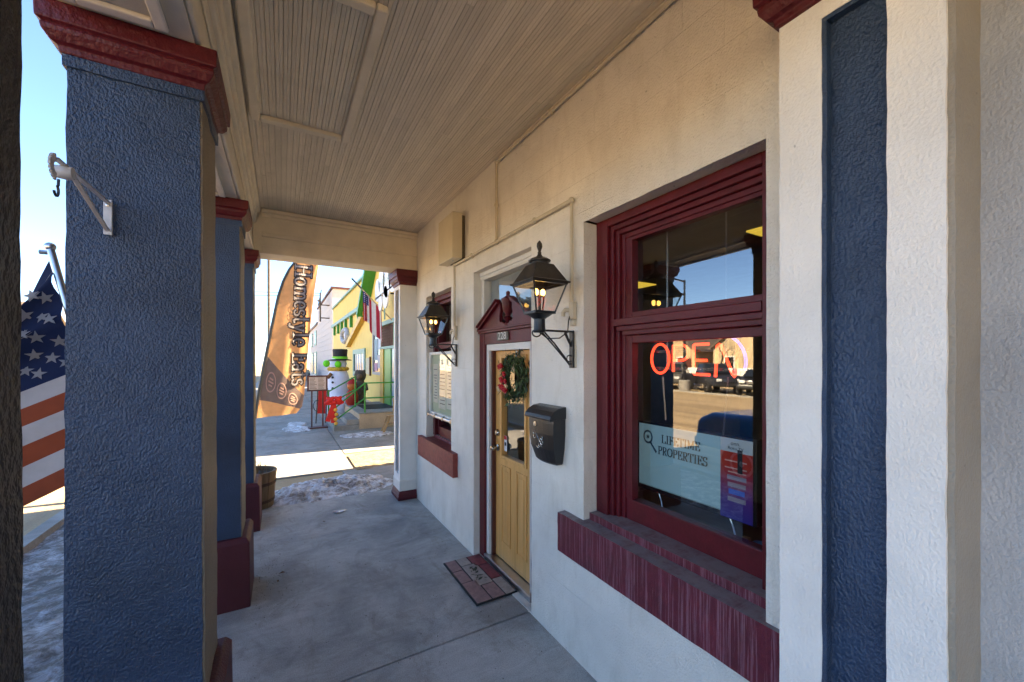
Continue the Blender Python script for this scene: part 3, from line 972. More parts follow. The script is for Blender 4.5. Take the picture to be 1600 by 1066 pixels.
for (x0, x1, y0, y1) in ((HX0 - .03, HX0 + .03, HY0 - .03, HY1 + .03), (HX1 - .03, HX1 + .03, HY0 - .03, HY1 + .03), (HX0 + .0305, HX1 - .0305, HY0 - .03, HY0 + .03), (HX0 + .0305, HX1 - .0305, HY1 - .03, HY1 + .03)):
    MB().box(x0, x1, y0, y1, 3.578, 3.6175).build('frame_strip', M['cream'], HA, bevel=0.012)

# ---- near window
WN = MB().box(1.700, 1.84, 0.752, 0.90, 0.93, 2.738).box(1.700, 1.84, 1.795, 1.891, 0.93, 2.738).box(1.700, 1.84, 0.9005, 1.7945, 2.69, 2.738).build('window', M['burg'], B, bevel=0.004)
fr = MB()
for (d, x0, zt) in ((0.0, 1.722, 2.6895), (0.028, 1.742, 2.662), (0.056, 1.762, 2.634)):
    y0, y1 = 0.9005 + d * .2, 1.7945 - d
    fr.box(x0, 1.835, y1 - 0.028, y1, 0.93, zt).box(x0, 1.835, y0, y1 - 0.0285, zt - 0.0275, zt)
fr.build('stepped_casing', M['burg'], WN, bevel=0.004)
MB().box(1.772, 1.835, 0.905, 1.71, 0.94, 1.068).build('bottom_rail', M['burg'], WN, bevel=0.004)
tr = MB().box(1.735, 1.835, 0.905, 1.7105, 2.03, 2.125).box(1.705, 1.734, 0.905, 1.755, 2.085, 2.128).box(1.718, 1.7335, 0.905, 1.74, 2.055, 2.084)
tr.build('transom_bar', M['burg'], WN, bevel=0.004)
sa = MB()
sa.box(1.768, 1.82, 1.662, 1.7105, 1.069, 2.029).box(1.768, 1.82, 0.9055, 1.6615, 1.985, 2.029).box(1.768, 1.82, 1.662, 1.7105, 2.126, 2.606).box(1.768, 1.82, 0.9055, 1.6615, 2.585, 2.606).box(1.768, 1.82, 0.9055, 1.6615, 2.126, 2.165)
sa.build('sash', M['burg'], WN, bevel=0.003)
GY = 1.7
def pane(parent, X, y0, y1, z0, z1, yaw=0.0, pitch=0.0):
    c = Vector((X, (y0 + y1) / 2, (z0 + z1) / 2))
    hy, hz = (y1 - y0) / 2, (z1 - z0) / 2
    m = Matrix.Translation(c) @ Matrix.Rotation(R(yaw), 4, 'Z') @ Matrix.Rotation(R(pitch), 4, 'Y')
    mb = MB().add([(0, -hy, -hz), (0, hy, -hz), (0, hy, hz), (0, -hy, hz)], [(0, 1, 2, 3)]).xf(m)
    return mb.build('pane', M['glass'], parent, fix=False)
pane(WN, 1.795, 0.84, 1.68, 1.05, 2.02, yaw=-2.5)
pane(WN, 1.795, 0.84, 1.68, 2.14, 2.60, yaw=-2.5)
rough_box(1.54, 1.66, 0.70, 2.08, 0.66, 0.905, 0.03, 0.0025).build('sill', M['sill'], WN, smooth=True)
rough_box(1.640, 1.775, 0.76, 1.885, 0.80, 0.948, 0.03, 0.002).build('inner_sill', M['sill'], WN, smooth=True)

# ---- far window
WF = MB().box(1.69, 1.84, 4.102, 4.17, 0.93, 2.688).box(1.69, 1.84, 4.90, 4.968, 0.93, 2.688).box(1.69, 1.84, 4.1705, 4.8995, 2.63, 2.688).build('window', M['burg'], B, bevel=0.004)
MB().box(1.73, 1.83, 4.171, 4.21, 0.95, 2.629).box(1.73, 1.83, 4.86, 4.899, 0.95, 2.629).box(1.73, 1.83, 4.2105, 4.8595, 2.59, 2.629).box(1.73, 1.83, 4.2105, 4.8595, 0.93, 1.05).box(1.72, 1.83, 4.2105, 4.8595, 2.03, 2.11).build('sash', M['burg'], WF, bevel=0.003)
pane(WF, 1.79, 4.2, 4.87, 1.04, 2.04)
pane(WF, 1.79, 4.2, 4.87, 2.1, 2.6)
rough_box(1.545, 1.70, 3.91, 5.15, 0.655, 0.905, 0.04, 0.002).build('sill', M['sill_far'], WF, smooth=True)
rough_box(1.70, 1.76, 4.11, 4.96, 0.80, 0.935, 0.04, 0.002).build('inner_sill', M['sill'], WF, smooth=True)

# ---- doorway
DR = MB()
DR.box(1.66, 1.80, 3.405, 3.508, 0.012, 2.14).box(1.66, 1.80, 2.488, 2.59, 0.012, 2.14).box(1.665, 1.80, 2.5905, 3.4045, 2.035, 2.14)
DR = DR.build('door_surround', M['burg'], B, bevel=0.005)
pd = MB()
def half(sgn):
    c = 2.997
    pts = [(0.505, 2.175), (0.515, 2.19), (0.12, 2.40), (0.105, 2.385), (0.10, 2.33), (0.118, 2.28), (0.115, 2.235), (0.09, 2.215), (0.075, 2.228), (0.045, 2.205), (0.0, 2.2), (0.0, 2.175)]
    return [(c + sgn * a, b) for a, b in pts]
for s in (1, -1):
    pd.prism(half(s), 1.668, 1.70, 'x')
pd.build('pediment', M['burg'], DR, bevel=0.003)
rk = MB()
for s in (1, -1):
    c = 2.997
    a, b = Vector((1.662, c + s * 0.52, 2.185)), Vector((1.662, c + s * 0.115, 2.402))
    rk.bar(a, b, 0.05, 0.028)
    rk.bar(a + Vector((-.012, 0, .018)), b + Vector((-.012, 0, .018)), 0.06, 0.014)
rk.box(1.645, 1.70, 2.488, 3.508, 2.141, 2.16).box(1.632, 1.70, 2.478, 3.518, 2.1605, 2.178)
rk.build('cornice', M['burg'], DR, bevel=0.003)
MB().lathe([(.035, 2.179), (.038, 2.20), (.015, 2.215), (.03, 2.235), (.045, 2.25), (.02, 2.265), (.024, 2.285), (.042, 2.31), (.05, 2.365), (.056, 2.40), (.058, 2.415), (.035, 2.43), (.014, 2.445), (.018, 2.46), (.018, 2.475), (.004, 2.485)], (1.69, 2.997, 0), 16).build('urn', M['burg'], DR, smooth=True)
NP = MB().box(1.648, 1.6645, 2.93, 3.125, 2.058, 2.132).build('number_plate', flat('plate_grey', (0.13, 0.125, 0.11), 0.5), DR, bevel=0.003)
nt_ = font_text('228', 0.088).xf(Matrix.Translation((1.6462, 3.0275, 2.095)) @ Matrix(((0, 0, -1, 0), (-1.15, 0, 0, 0), (0, 1, 0, 0), (0, 0, 0, 1))))
nt_.build('house_number', M['white'], DR, fix=False)
MB().box(1.685, 1.80, 3.352, 3.404, 0.06, 2.034).box(1.685, 1.80, 2.591, 2.642, 0.06, 2.034).box(1.685, 1.80, 2.6425, 3.3515, 1.975, 2.034).build('storm_frame', M['white'], DR, bevel=0.003)
MB().box(1.71, 1.80, 3.325, 3.3515, 0.06, 1.974).box(1.71, 1.80, 2.6425, 2.67, 0.06, 1.974).build('jamb', M['jamb'], DR)
MB().box(1.655, 1.80, 2.591, 3.404, 0.0, 0.058).build('threshold', M['steel'], DR, bevel=0.008)
TR = MB().box(1.675, 1.80, 2.489, 3.507, 2.655, 2.728).box(1.68, 1.80, 3.45, 3.507, 2.18, 2.654).box(1.68, 1.80, 2.489, 2.546, 2.18, 2.654).build('transom', M['white'], B, bevel=0.004)
MB().box(1.66, 1.674, 2.489, 3.507, 2.69, 2.728).box(1.667, 1.6745, 2.489, 3.507, 2.665, 2.689).build('moulding', M['white'], TR, bevel=0.003)
pane(TR, 1.74, 2.54, 3.455, 2.17, 2.66)
MB().box(1.76, 1.77, 2.54, 3.455, 2.17, 2.66).build('blind', paint('grey_blind', (0.30, 0.33, 0.36), 0.15, 0.7, 5), TR)
D0, D1, GX = 2.67, 3.325, 1.745
gy0, gy1, gz0, gz1 = 2.80, 3.195, 1.02, 1.905
DO = MB().box(GX, GX + .045, D0, gy0, 0.066, 1.97).box(GX, GX + .045, gy1, D1, 0.066, 1.97).box(GX, GX + .045, gy0, gy1, 0.066, gz0).box(GX, GX + .045, gy0, gy1, gz1, 1.97)
DO = DO.build('door', M['door'], B)
fr = MB()
for (y0, y1, z0, z1) in ((gy0 - .03, gy0, gz0 - .03, gz1 + .03), (gy1, gy1 + .03, gz0 - .03, gz1 + .03), (gy0 + .0005, gy1 - .0005, gz0 - .03, gz0), (gy0 + .0005, gy1 - .0005, gz1, gz1 + .03)):
    fr.box(GX - .014, GX - .0005, y0, y1, z0, z1)
fr.build('glazing_frame', M['door'], DO, bevel=0.005)
pane(DO, GX + .02, gy0 - .002, gy1 + .002, gz0 - .002, gz1 + .002, yaw=-0.6)
for (y0, y1) in ((2.775, 2.945), (3.045, 3.215)):
    b_ = MB()
    for (a, b, c, d) in ((y0, y0 + .018, .22, .93), (y1 - .018, y1, .22, .93), (y0 + .0185, y1 - .0185, .22, .238), (y0 + .0185, y1 - .0185, .912, .93)):
        b_.box(GX - .008, GX - .0005, a, b, c, d)
    b_.box(GX - .005, GX - .0005, y0 + .045, y1 - .045, .265, .885)
    b_.build('door_panel', M['door'], DO, bevel=0.004)
MB().lathe([(.012, 0), (.03, -.002), (.03, -.012), (.012, -.018), (.012, -.045), (.024, -.05), (.028, -.065), (.02, -.08), (.004, -.084)], (GX, 3.272, 1.075), 16, 'x').build('knob', M['brass'], DO, smooth=True)
MB().lathe([(.03, 0), (.032, -.008), (.025, -.02), (.02, -.03), (.004, -.032)], (GX, 3.272, 1.215), 16, 'x').build('deadbolt', M['brass'], DO, smooth=True)
MB().box(GX + .012, GX + .014, 3.135, 3.185, 1.06, 1.20).build('sticker', flat('sticker_white', (.75, .75, .75)), DO)
MB().box(GX + .0105, GX + .0117, 3.137, 3.183, 1.165, 1.198).build('sticker_band', flat('sticker_red', (.55, .02, .03)), DO)
MB().box(GX + .0105, GX + .0117, 3.145, 3.175, 1.11, 1.14).build('sticker_print', M['ink'], DO)

# ---- rooms behind the glass
IN = MB().box(1.845, 7, -0.2, 5.3, -0.02, 0.02).build('room_floor', M['int_floor'], B)
iw = MB().box(6.9, 7, -0.2, 5.3, .02, 2.85).box(1.845, 6.9, -0.3, -0.2, 0.02, 2.85).box(1.845, 6.9, 5.2, 5.3, .02, 2.85).box(1.90, 6.9, 4.02, 4.09, .02, 2.85)
iw.box(1.845, 1.86, -0.2, 0.70, .02, 2.85).box(1.845, 1.86, 1.93, 2.45, .02, 2.85).box(1.845, 1.86, 0.70, 1.93, .02, .86).box(1.845, 1.86, 0.7, 1.93, 2.75, 2.85)
iw.build('room_wall', M['interior'], B)
IC = MB().box(1.845, 7, -0.2, 5.3, 2.851, 2.93).build('room_ceiling', M['int_ceiling'], B)
for (x0, x1, y0, y1) in ((3.0, 3.6, 1.3, 1.7), (3.6, 4.1, 3.45, 3.95)):
    MB().box(x0, x1, y0, y1, 2.84, 2.8505).build('panel_light', M['panel_light'], IC)
lv = MB()
for k in range(5):
    lv.box(2.25 + k * .05, 2.275 + k * .05, 0.75, 1.35, 2.835, 2.8505)
lv.build('ceiling_vent', M['tv'], IC)

# ================================================================== THINGS ON THE PORCH
# ---- wall lanterns
def lantern(loc, label):
    X, Y, Z = 1.34, 0.0, 0.0      # lamp axis; wall at 1.60, z relative to arm top
    t = thing('wall_lantern', loc, label, 'lantern', 'lanterns on the porch wall')
    O = Vector(loc)
    def W(mb):
        mb.v = [(p[0] + O.x - 1.60, p[1] + O.y, p[2] + O.z) for p in mb.v]
        return mb
    def sq(a, z):
        return [(X - a, -a, z), (X + a, -a, z), (X + a, a, z), (X - a, a, z)]
    br = MB()
    br.box(1.578, 1.592, -0.018, 0.018, -0.235, 0.0)
    br.bar((1.59, 0, -0.006), (X - 0.02, 0, -0.006), 0.022, 0.012)
    for s in (-.008, .012):
        br.tube([(X + .02 + s, 0, -0.012), (X + 0.10 + s, 0, -.085), (1.55 + s * .4, 0, -0.195), (1.565, 0, -0.215), (1.580, 0, -.205)], 0.0055, 6)
    br.bar((1.582, 0, -0.10), (1.53, 0, -0.012), 0.008, 0.016)
    cr = [(1.565 + .02 * math.cos(R(a)), 0, -.175 + .02 * math.sin(R(a))) for a in range(0, 360, 30)]
    br.tube(cr, 0.004, 6, closed=True)
    cr = [(X + .03 * math.cos(R(a)) - .01, 0.018, -.022 + .022 * math.sin(R(a))) for a in range(0, 360, 30)]
    br.tube(cr, 0.005, 6, closed=True)
    W(br).build('bracket', M['black'], t, bevel=0.002)
    W(MB().prism([(-.03, -.235), (.03, -.235), (.03, -.10), (.018, -.05), (-.018, -.05), (-.03, -.10)], 1.593, 1.60, 'x')).build('wall_plate', M['conduit'], t, bevel=0.002)
    W(MB().lathe([(.034, -.02), (.04, -.012), (.036, .0), (.034, .06), (.05, .072), (.075, .088), (.072, .095)], (X, 0, 0), 16)).build('neck', M['black'], t, smooth=True)
    fr = MB()
    b, tp, zb, zt = 0.066, 0.116, 0.098, 0.268
    for i in range(4):
        p, q = sq(b, zb), sq(tp, zt)
        fr.bar(p[i], q[i], 0.009, 0.009)
        fr.bar(p[i], p[(i + 1) % 4], 0.012, 0.014)
        fr.bar(q[i], q[(i + 1) % 4], 0.014, 0.014)
    W(fr).build('frame', M['black'], t)
    for i in range(4):
        p, q = sq(b - .001, zb + .006), sq(tp - .001, zt - .004)
        W(MB().add([p[i], p[(i + 1) % 4], q[(i + 1) % 4], q[i]], [(0, 1, 2, 3)])).build('pane', M['lamp_glass'], t, fix=False)
    rf = MB()
    prof = [(.132, .270), (.134, .278), (.118, .284), (.062, .385), (.05, .39)]
    k = 0
    for a, z in prof:
        rf.v += sq(a, z)
    for i in range(len(prof) - 1):
        for j in range(4):
            rf.f.append((i * 4 + j, i * 4 + (j + 1) % 4, i * 4 + 4 + (j + 1) % 4, i * 4 + 4 + j))
    rf.f.append((16, 17, 18, 19))
    W(rf).build('roof', M['black_worn'], t, bevel=0.003)
    W(MB().lathe([(.05, .388), (.05, .402), (.066, .405), (.068, .412), (.05, .424), (.02, .436), (.012, .45)], (X, 0, 0), 18)).build('cap', M['black_worn'], t, smooth=True)
    W(MB().lathe([(.011, .448), (.014, .46), (.009, .468), (.012, .476), (.02, .495), (.018, .515), (.004, .532)], (X, 0, 0), 10, sy=.55)).build('finial', M['black_worn'], t, smooth=True)
    W(MB().tube([(X, 0, .09), (X, 0, .20)], 0.009, 8).tube([(X - .025, 0, .20), (X + .025, 0, .20)], .006, 6)).build('burner', M['black_worn'], t)
    for s in (-.024, .024):
        W(MB().sphere((X + s, 0, .222), .014, 10, 8, (1, 1, 1.5))).build('bulb', M['bulb'], t, smooth=True)
    W(MB().tube([(X - .015, .0, -.01), (X + .05, -.012, -.055), (X + .14, -.012, -.05), (1.545, -.01, -.01), (1.555, -.005, .06), (1.572, 0, .10), (1.572, 0.0, .135)], .004, 6)).build('cord', M['black'], t, smooth=True)
    return t
L1 = lantern((1.60, 1.99, 2.07), 'larger looking black lantern between the mailbox and the near window')
copy_tree(L1, (1.60, 3.93, 2.055), None, 'black lantern by the far window, above the menu case')

# ---- conduits
def conduit(pts, label, r=0.013, straps=()):
    t = thing('conduit', pts[0], label, 'pipe', 'cream painted conduits')
    MB().tube(pts, r, 10).build('pipe', M['conduit'], t, smooth=True)
    st = MB()
    for p in pts[1:-1]:
        st.sphere(p, r * 1.5, 10, 8)
    if st.v:
        st.build('elbow', M['conduit'], t, smooth=True)
    for p in straps:
        MB().sphere(p, r * 1.45, 8, 6, (1.2, .6, 1.2) if p[2] > 2.85 else (1.2, 1.2, .6)).build('strap', M['conduit'], t, smooth=True)
cx = 1.575
conduit([(cx, -2.5, 3.565), (cx, 2.99, 3.565), (cx, 2.99, 2.91)], 'conduit along the top of the wall turning down over the door', straps=[(cx, 1.2, 3.565), (cx, 2.2, 3.565), (cx, 2.99, 3.2)])
conduit([(cx, 1.98, 2.25), (cx, 1.98, 2.89), (cx, 3.94, 2.89), (cx, 3.94, 2.25)], 'conduit arching over the door from lantern to lantern', straps=[(cx, 2.4, 2.89), (cx, 2.99, 2.89), (cx, 3.5, 2.89)])
def outlet(Y, label):
    t = thing('outlet_box', (1.6, Y, 2.12), label, 'outlet', 'outlets under the conduit ends')
    MB().box(1.565, 1.597, Y - .022, Y + .022, 2.14, 2.25).build('box', M['conduit'], t, bevel=.004)
    MB().box(1.57, 1.597, Y - .016, Y + .016, 2.10, 2.139).build('nipple', M['conduit'], t, bevel=.004)
    MB().tube([(1.575, Y + .02, 2.20), (1.565, Y + .055, 2.205), (1.56, Y + .07, 2.19), (1.56, Y + .072, 2.165)], .014, 8).build('spout', M['conduit'], t, smooth=True)
outlet(1.975, 'small cream outlet box beside the near lantern')
outlet(3.935, 'small cream outlet box beside the far lantern')

# ---- wall box
t = thing('wall_box', (1.6, 3.9, 2.905), 'beige metal box high on the wall left of the door', 'box')
MB().box(1.456, 1.562, 3.70, 4.106, 2.905, 3.36).build('cover', paint('beige_box', (.60, .53, .38), .06, .45, 5), t, bevel=.006)
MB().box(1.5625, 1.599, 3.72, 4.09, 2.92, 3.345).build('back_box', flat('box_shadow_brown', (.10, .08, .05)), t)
MB().lathe([(.01, 2.9045), (.01, 2.899), (.003, 2.897)], (1.51, 3.82, 0), 8).build('screw', M['steel'], t)

# ---- mailbox
t = thing('mailbox', (1.6, 2.2, 1.19), 'black metal wall mailbox with embossed leaf pattern and keyhole', 'mailbox')
yc, hw = 2.215, 0.145
body = []
sec = [(1.195, 1.535, .11), (1.21, 1.522, .118), (1.30, 1.492, .135), (1.40, 1.482, .143), (1.47, 1.482, .145), (1.50, 1.484, .145)]
mb = MB()
NB = 7
for z, xf_, w in sec:
    for j in range(NB):
        u = -1 + 2 * j / (NB - 1)
        mb.v.append((xf_ + .018 * u * u, yc + u * w, z))
    mb.v += [(1.598, yc + w, z), (1.598, yc - w, z)]
N = NB + 2
for i in range(len(sec) - 1):
    for j in range(N):
        mb.f.append((i * N + j, i * N + (j + 1) % N, (i + 1) * N + (j + 1) % N, (i + 1) * N + j))
mb.f.append(tuple(range(N))[::-1])
mb.f.append(tuple((len(sec) - 1) * N + j for j in range(N)))
mb.build('body', M['black'], t, bevel=.003)
lid = MB()
pr = [(1.598, 1.502), (1.472, 1.495), (1.466, 1.503), (1.475, 1.525), (1.50, 1.552), (1.54, 1.572), (1.598, 1.58)]
lid.prism(pr, yc - hw - .008, yc + hw + .008, 'y')
lid.build('lid', M['black'], t, bevel=.004)
MB().lathe([(.017, 0), (.017, -.006), (.006, -.007), (.006, -.003), (.001, -.003)], (1.484, yc + .04, 1.455), 14, 'x').build('lock', M['steel'], t, smooth=True)
em = MB()
for k, (dy, dz, rr) in enumerate([(.03, .05, .014), (.012, .06, .012), (.05, .03, .012), (.045, .008, .014), (-.005, .045, .012), (-.03, -.01, .014), (-.045, -.025, .012), (-.02, -.04, .014), (0, -.055, .012), (-.038, .005, .012)]):
    y_, z_ = yc + .01 + dy, 1.365 + dz
    u = (y_ - yc) / .14
    x_ = 1.4835 + .018 * u * u
    em.tube([(x_ + .002, y_ + rr * math.cos(R(a)), z_ + rr * math.sin(R(a)) * 1.1) for a in range(0, 360, 36)], .0022, 5, closed=True)
em.tube([(1.486, yc + .055, 1.41), (1.486, yc + .01, 1.365), (1.487, yc - .035, 1.31)], .0022, 5)
em.build('emboss', M['brass'], t)

# ---- menu case in the far window
t = thing('menu_case', (1.66, 4.53, 1.20), 'white framed glazed menu case in front of the far window', 'menu case')
y0, y1, z0, z1 = 4.112, 4.955, 1.21, 1.99
MB().box(1.635, 1.69, y0, y0 + .035, z0, z1).box(1.635, 1.69, y1 - .035, y1, z0, z1).box(1.635, 1.69, y0 + .0355, y1 - .0355, z1 - .035, z1).box(1.635, 1.69, y0 + .0355, y1 - .0355, z0, z0 + .035).build('frame', M['white'], t, bevel=.005)
MB().box(1.67, 1.688, y0 + .036, y1 - .036, z0 + .036, z1 - .036).build('backing', flat('case_green', (.45, .52, .36)), t)
for (a, b, c, d) in ((4.18, 4.42, 1.32, 1.86), (4.45, 4.69, 1.30, 1.88), (4.72, 4.89, 1.36, 1.84)):
    pp = MB().box(1.666, 1.6695, a, b, c, d).build('menu_sheet', flat('paper', (.68, .66, .55)), t)
    ln = MB()
    n = 12
    for k in range(n):
        zz = d - .03 - k * (d - c - .05) / n
        if random.random() < .85:
            ln.box(1.6645, 1.6655, a + .02 + random.uniform(0, .02), b - .02 - random.uniform(0, .06), zz - .006, zz + .003)
    ln.build('print_lines', M['ink'], pp)
mb = MB().add([(1.655, y0 + .03, z0 + .03), (1.655, y1 - .03, z0 + .03), (1.655, y1 - .03, z1 - .03), (1.655, y0 + .03, z1 - .03)], [(0, 1, 2, 3)])
mb.build('pane', M['lamp_glass'], t, fix=False)
MB().tube([(1.625, y0, z0 - .005), (1.625, y1, z0 - .005)], .022, 10).build('bottom_rail', M['steel'], t, smooth=True)
for yy in (4.14, 4.40, 4.68, 4.93):
    MB().box(1.60, 1.65, yy - .022, yy + .022, z0 - .03, z0 + .025).build('clip', M['brass'], t, bevel=.008)

# ---- door mat of paver pattern
t = thing('door_mat', (1.52, 3.12, 0.004), 'rubber door mat patterned like red and grey pavers at the door', 'door mat')
MB().box(1.285, 1.652, 2.765, 3.495, 0.006, 0.016).build('backing', M['mat_rubber'], t, bevel=.004)
T1, T2, T3 = paint('paver_pink', (.30, .18, .165), .25, .7, 25, .6, 60), paint('paver_red', (.22, .05, .055), .3, .6, 25, .6, 60), paint('paver_grey', (.36, .30, .26), .25, .7, 25, .6, 60)
x0, x1, y0, y1 = 1.293, 1.644, 2.773, 3.487
dx, dy = (x1 - x0), (y1 - y0)
for (a, b, c, d, m) in ((0, .30, .72, 1, T1), (.30, .62, .80, 1, T3), (.62, 1, .72, 1, T2), (0, .30, .44, .72, T1), (.30, .72, .30, .80, T3), (.72, 1, .36, .72, T2), (0, .38, 0, .44, T1), (.38, .72, 0, .30, T1), (.72, 1, 0, .36, T3), (.62, .72, .80, .8001, T3)):
    if d - c < .01: continue
    MB().box(x0 + dx * a + .005, x0 + dx * b - .005, y0 + dy * c + .005, y0 + dy * d - .005, .0165, .022).build('tile', m, t, bevel=.003)
lf = MB()
for k in range(34):
    u = random.uniform(-.10, .12); w = random.gauss(0, .02)
    c = Vector((x0 + dx * .52 + w + u * .15, y0 + dy * .56 + u, .0225 + k * .00005))
    a = random.uniform(0, 6.28); L = random.uniform(.012, .03)
    d = Vector((math.cos(a), math.sin(a), 0)); s = Vector((-d.y, d.x, 0)) * L * .3
    lf.add([c - d * L, c + s, c + d * L, c - s], [(0, 1, 2, 3)])
lf.build('leaf_print', flat('print_green', (.05, .055, .03)), t, fix=False)

# ---- wreath on the door
t = thing('wreath', (1.70, 2.93, 1.50), 'Christmas wreath of greenery with red flowers hanging on the door', 'wreath')
wc = Vector((1.705, 2.905, 1.735))
lv = MB(); dk = MB()
for k in range(900):
    a = random.uniform(0, 2 * math.pi)
    rr = .155 + random.gauss(0, .04)
    x = random.gauss(0, .018)
    c = wc + Vector((-abs(x), rr * math.cos(a), rr * math.sin(a)))
    da = a + random.choice((-1, 1)) * random.uniform(.4, 1.5)
    d = Vector((random.uniform(-.6, .2), math.cos(da), math.sin(da))).normalized()
    L = random.uniform(.018, .045)
    s = d.cross(Vector((random.uniform(-1, 1), random.uniform(-1, 1), random.uniform(-1, 1)))).normalized() * L * random.choice((.1, .1, .3))
    (lv if random.random() < .65 else dk).add([c - d * L, c + s, c + d * L, c - s], [(0, 1, 2, 3)])
lv.build('leaves', paint('wreath_green', (.06, .10, .03), .4, .6, 20), t, fix=False)
dk.build('dark_sprigs', paint('wreath_dark', (.03, .035, .012), .4, .6, 20), t, fix=False)
ring = [wc + Vector((.012, .15 * math.cos(R(a)), .15 * math.sin(R(a)))) for a in range(0, 360, 15)]
MB().tube(ring, .022, 8, closed=True).build('core', flat('wreath_core', (.02, .03, .01)), t)
red, pale = flat('flower_red', (.42, .01, .015), .5), flat('flower_pale', (.7, .5, .28), .6)
def flower(c, r, m, nm):
    mb = MB()
    for k in range(9):
        a = k * 2.4; q = .25 + .75 * k / 9
        d = Vector((-.5, math.cos(a), math.sin(a))).normalized(); s = d.cross(Vector((1, 0, 0))).normalized()
        p = c + Vector((-.012 * (1 - q), 0, 0))
        mb.add([p, p + d * r * q * .6 + s * r * .4, p + d * r * q, p + d * r * q * .6 - s * r * .4], [(0, 1, 2, 3)])
    mb.sphere(c + Vector((-.008, 0, 0)), r * .35, 8, 6)
    mb.build(nm, m, t, fix=False)
for (dy, dz, r_, m) in ((.12, .10, .035, red), (.16, .09, .03, red), (.07, .03, .032, red), (.11, -.02, .04, red), (.05, -.03, .03, red), (.09, -.085, .04, red), (.14, -.08, .032, red), (.05, -.10, .04, red), (.165, -.10, .032, pale), (.035, -.07, .03, pale)):
    flower(wc + Vector((-.055, dy, dz)), r_ * 1.35, m, 'flower')
MB().bar((1.728, 2.93, 1.88), (1.728, 2.915, 1.968), .006, .018, (0, 1, 0)).build('hanger_ribbon', flat('ribbon_white', (.8, .8, .78)), t)

# ---- hook bracket on the near pillar
t = thing('hanging_bracket', (-0.55, 1.995, 2.34), 'white metal plant hook bracket screwed to the nearest whole pillar', 'bracket')
bx = -0.548
M['zinc'] = paint('white_zinc', (0.52, 0.52, 0.53), .12, .4, 30, .2, 80, spec=.6)
MB().box(bx - .012, bx + .012, 1.984, 1.9935, 2.338, 2.466).build('wall_plate', M['zinc'], t, bevel=.002)
MB().bar((bx, 1.985, 2.455), (bx, 1.60, 2.447), .015, .006).build('arm', M['zinc'], t, bevel=.0015)
MB().bar((bx, 1.985, 2.352), (bx, 1.70, 2.441), .014, .006).build('brace', M['zinc'], t, bevel=.0015)
MB().lathe([(.004, -.02), (.018, -.018), (.02, 0), (.018, .018), (.004, .02)], (bx, 1.655, 2.428), 12, 'x').build('pulley', M['zinc'], t, smooth=True)
cu = [(bx, 1.60 - .026 * math.sin(R(a)), 2.421 + .026 * math.cos(R(a))) for a in range(0, 200, 20)]
for a, b in zip(cu[:-1], cu[1:]):
    MB().bar(a, b, .022, .005, (1, 0, 0.01)).build('curl', M['zinc'], t)
MB().tube([(bx, 1.618, 2.394), (bx, 1.616, 2.375)] + [(bx, 1.604 + .013 * math.cos(R(a)), 2.358 + .016 * math.sin(R(a))) for a in range(60, -190, -25)], .0035, 6).build('hook', M['black'], t, smooth=True)
for z in (2.356, 2.445):
    MB().lathe([(.006, 0), (.006, -.003), (.002, -.004)], (bx, 1.984, z), 8, 'y').build('screw', M['steel'], t)

# ---- television in the near window
t = thing('television', (1.97, 1.42, 0.99), 'flat television in the window showing a pale sign', 'television')
TX = 1.95
MB().box(TX, TX + .05, 1.055, 1.785, 1.085, 1.505).build('case', M['tv'], t, bevel=.004)
MB().box(TX - .003, TX - .0005, 1.235, 1.77, 1.115, 1.492).build('screen', M['screen'], t)
def on_tv(mb, y, z, d=.0042, s=1):
    mb.v = [(TX - d - p[2] * .00012, y - p[0] * s, z + p[1] * s) for p in mb.v]
    return mb
for txt, y, z, sz in (('LIFETIME', 1.60, 1.395, .046), ('PROPERTIES', 1.625, 1.325, .046)):
    v, f, w = strokes(txt, sz, .17, .06, .05)
    mb = MB(); mb.v = v; mb.f = f
    on_tv(mb, y, z).build('lettering', M['ink'], t, fix=False)
mag = MB()
mag.add([(TX - .0045, 1.70 + .026 * math.cos(R(a)), 1.415 + .03 * math.sin(R(a))) for a in range(0, 360, 20)] + [(TX - .0045, 1.70 + .036 * math.cos(R(a)), 1.415 + .042 * math.sin(R(a))) for a in range(0, 360, 20)], [(i, (i + 1) % 18, 18 + (i + 1) % 18, 18 + i) for i in range(18)])
mag.add([(TX - .0046, 1.70 + q * math.cos(R(a)), 1.415 + q * math.sin(R(a))) for a, q in [(i * 30, .016 if i % 2 else .008) for i in range(12)]], [tuple(range(12))])
mag.add([(TX - .0047, 1.683, 1.378), (TX - .0047, 1.675, 1.386), (TX - .0047, 1.632, 1.335), (TX - .0047, 1.642, 1.325)], [(0, 1, 2, 3)])
mag.build('magnifier_logo', flat('logo_navy', (.01, .05, .10)), t, fix=False)
MB().box(TX - .003, TX - .0005, 1.235, 1.765, 1.1165, 1.1195).build('screen_line', M['ink'], t)
MB().box(TX - .0035, TX - .0005, 1.072, 1.234, 1.425, 1.492).build('sticker_top', flat('pale_sticker', (.62, .70, .72)), t)
m, nt, b_, out = new_mat('sticker_gradient')
tcn = nt.nodes.new("ShaderNodeTexCoord"); sx = nd(nt, "ShaderNodeSeparateXYZ"); nt.links.new(tcn.outputs["Generated"], sx.inputs[0])
nt.links.new(ramp(nt, sx.outputs[2], [(0.0, (.03, .03, .30)), (.28, (.09, .03, .25)), (.55, (.30, .03, .10)), (.8, (.50, .03, .015))]), b_.inputs["Base Color"])
b_.inputs["Roughness"].default_value = .3
MB().box(TX - .0035, TX - .0005, 1.072, 1.234, 1.09, 1.4245).build('sticker', m, t)
sq_ = MB()
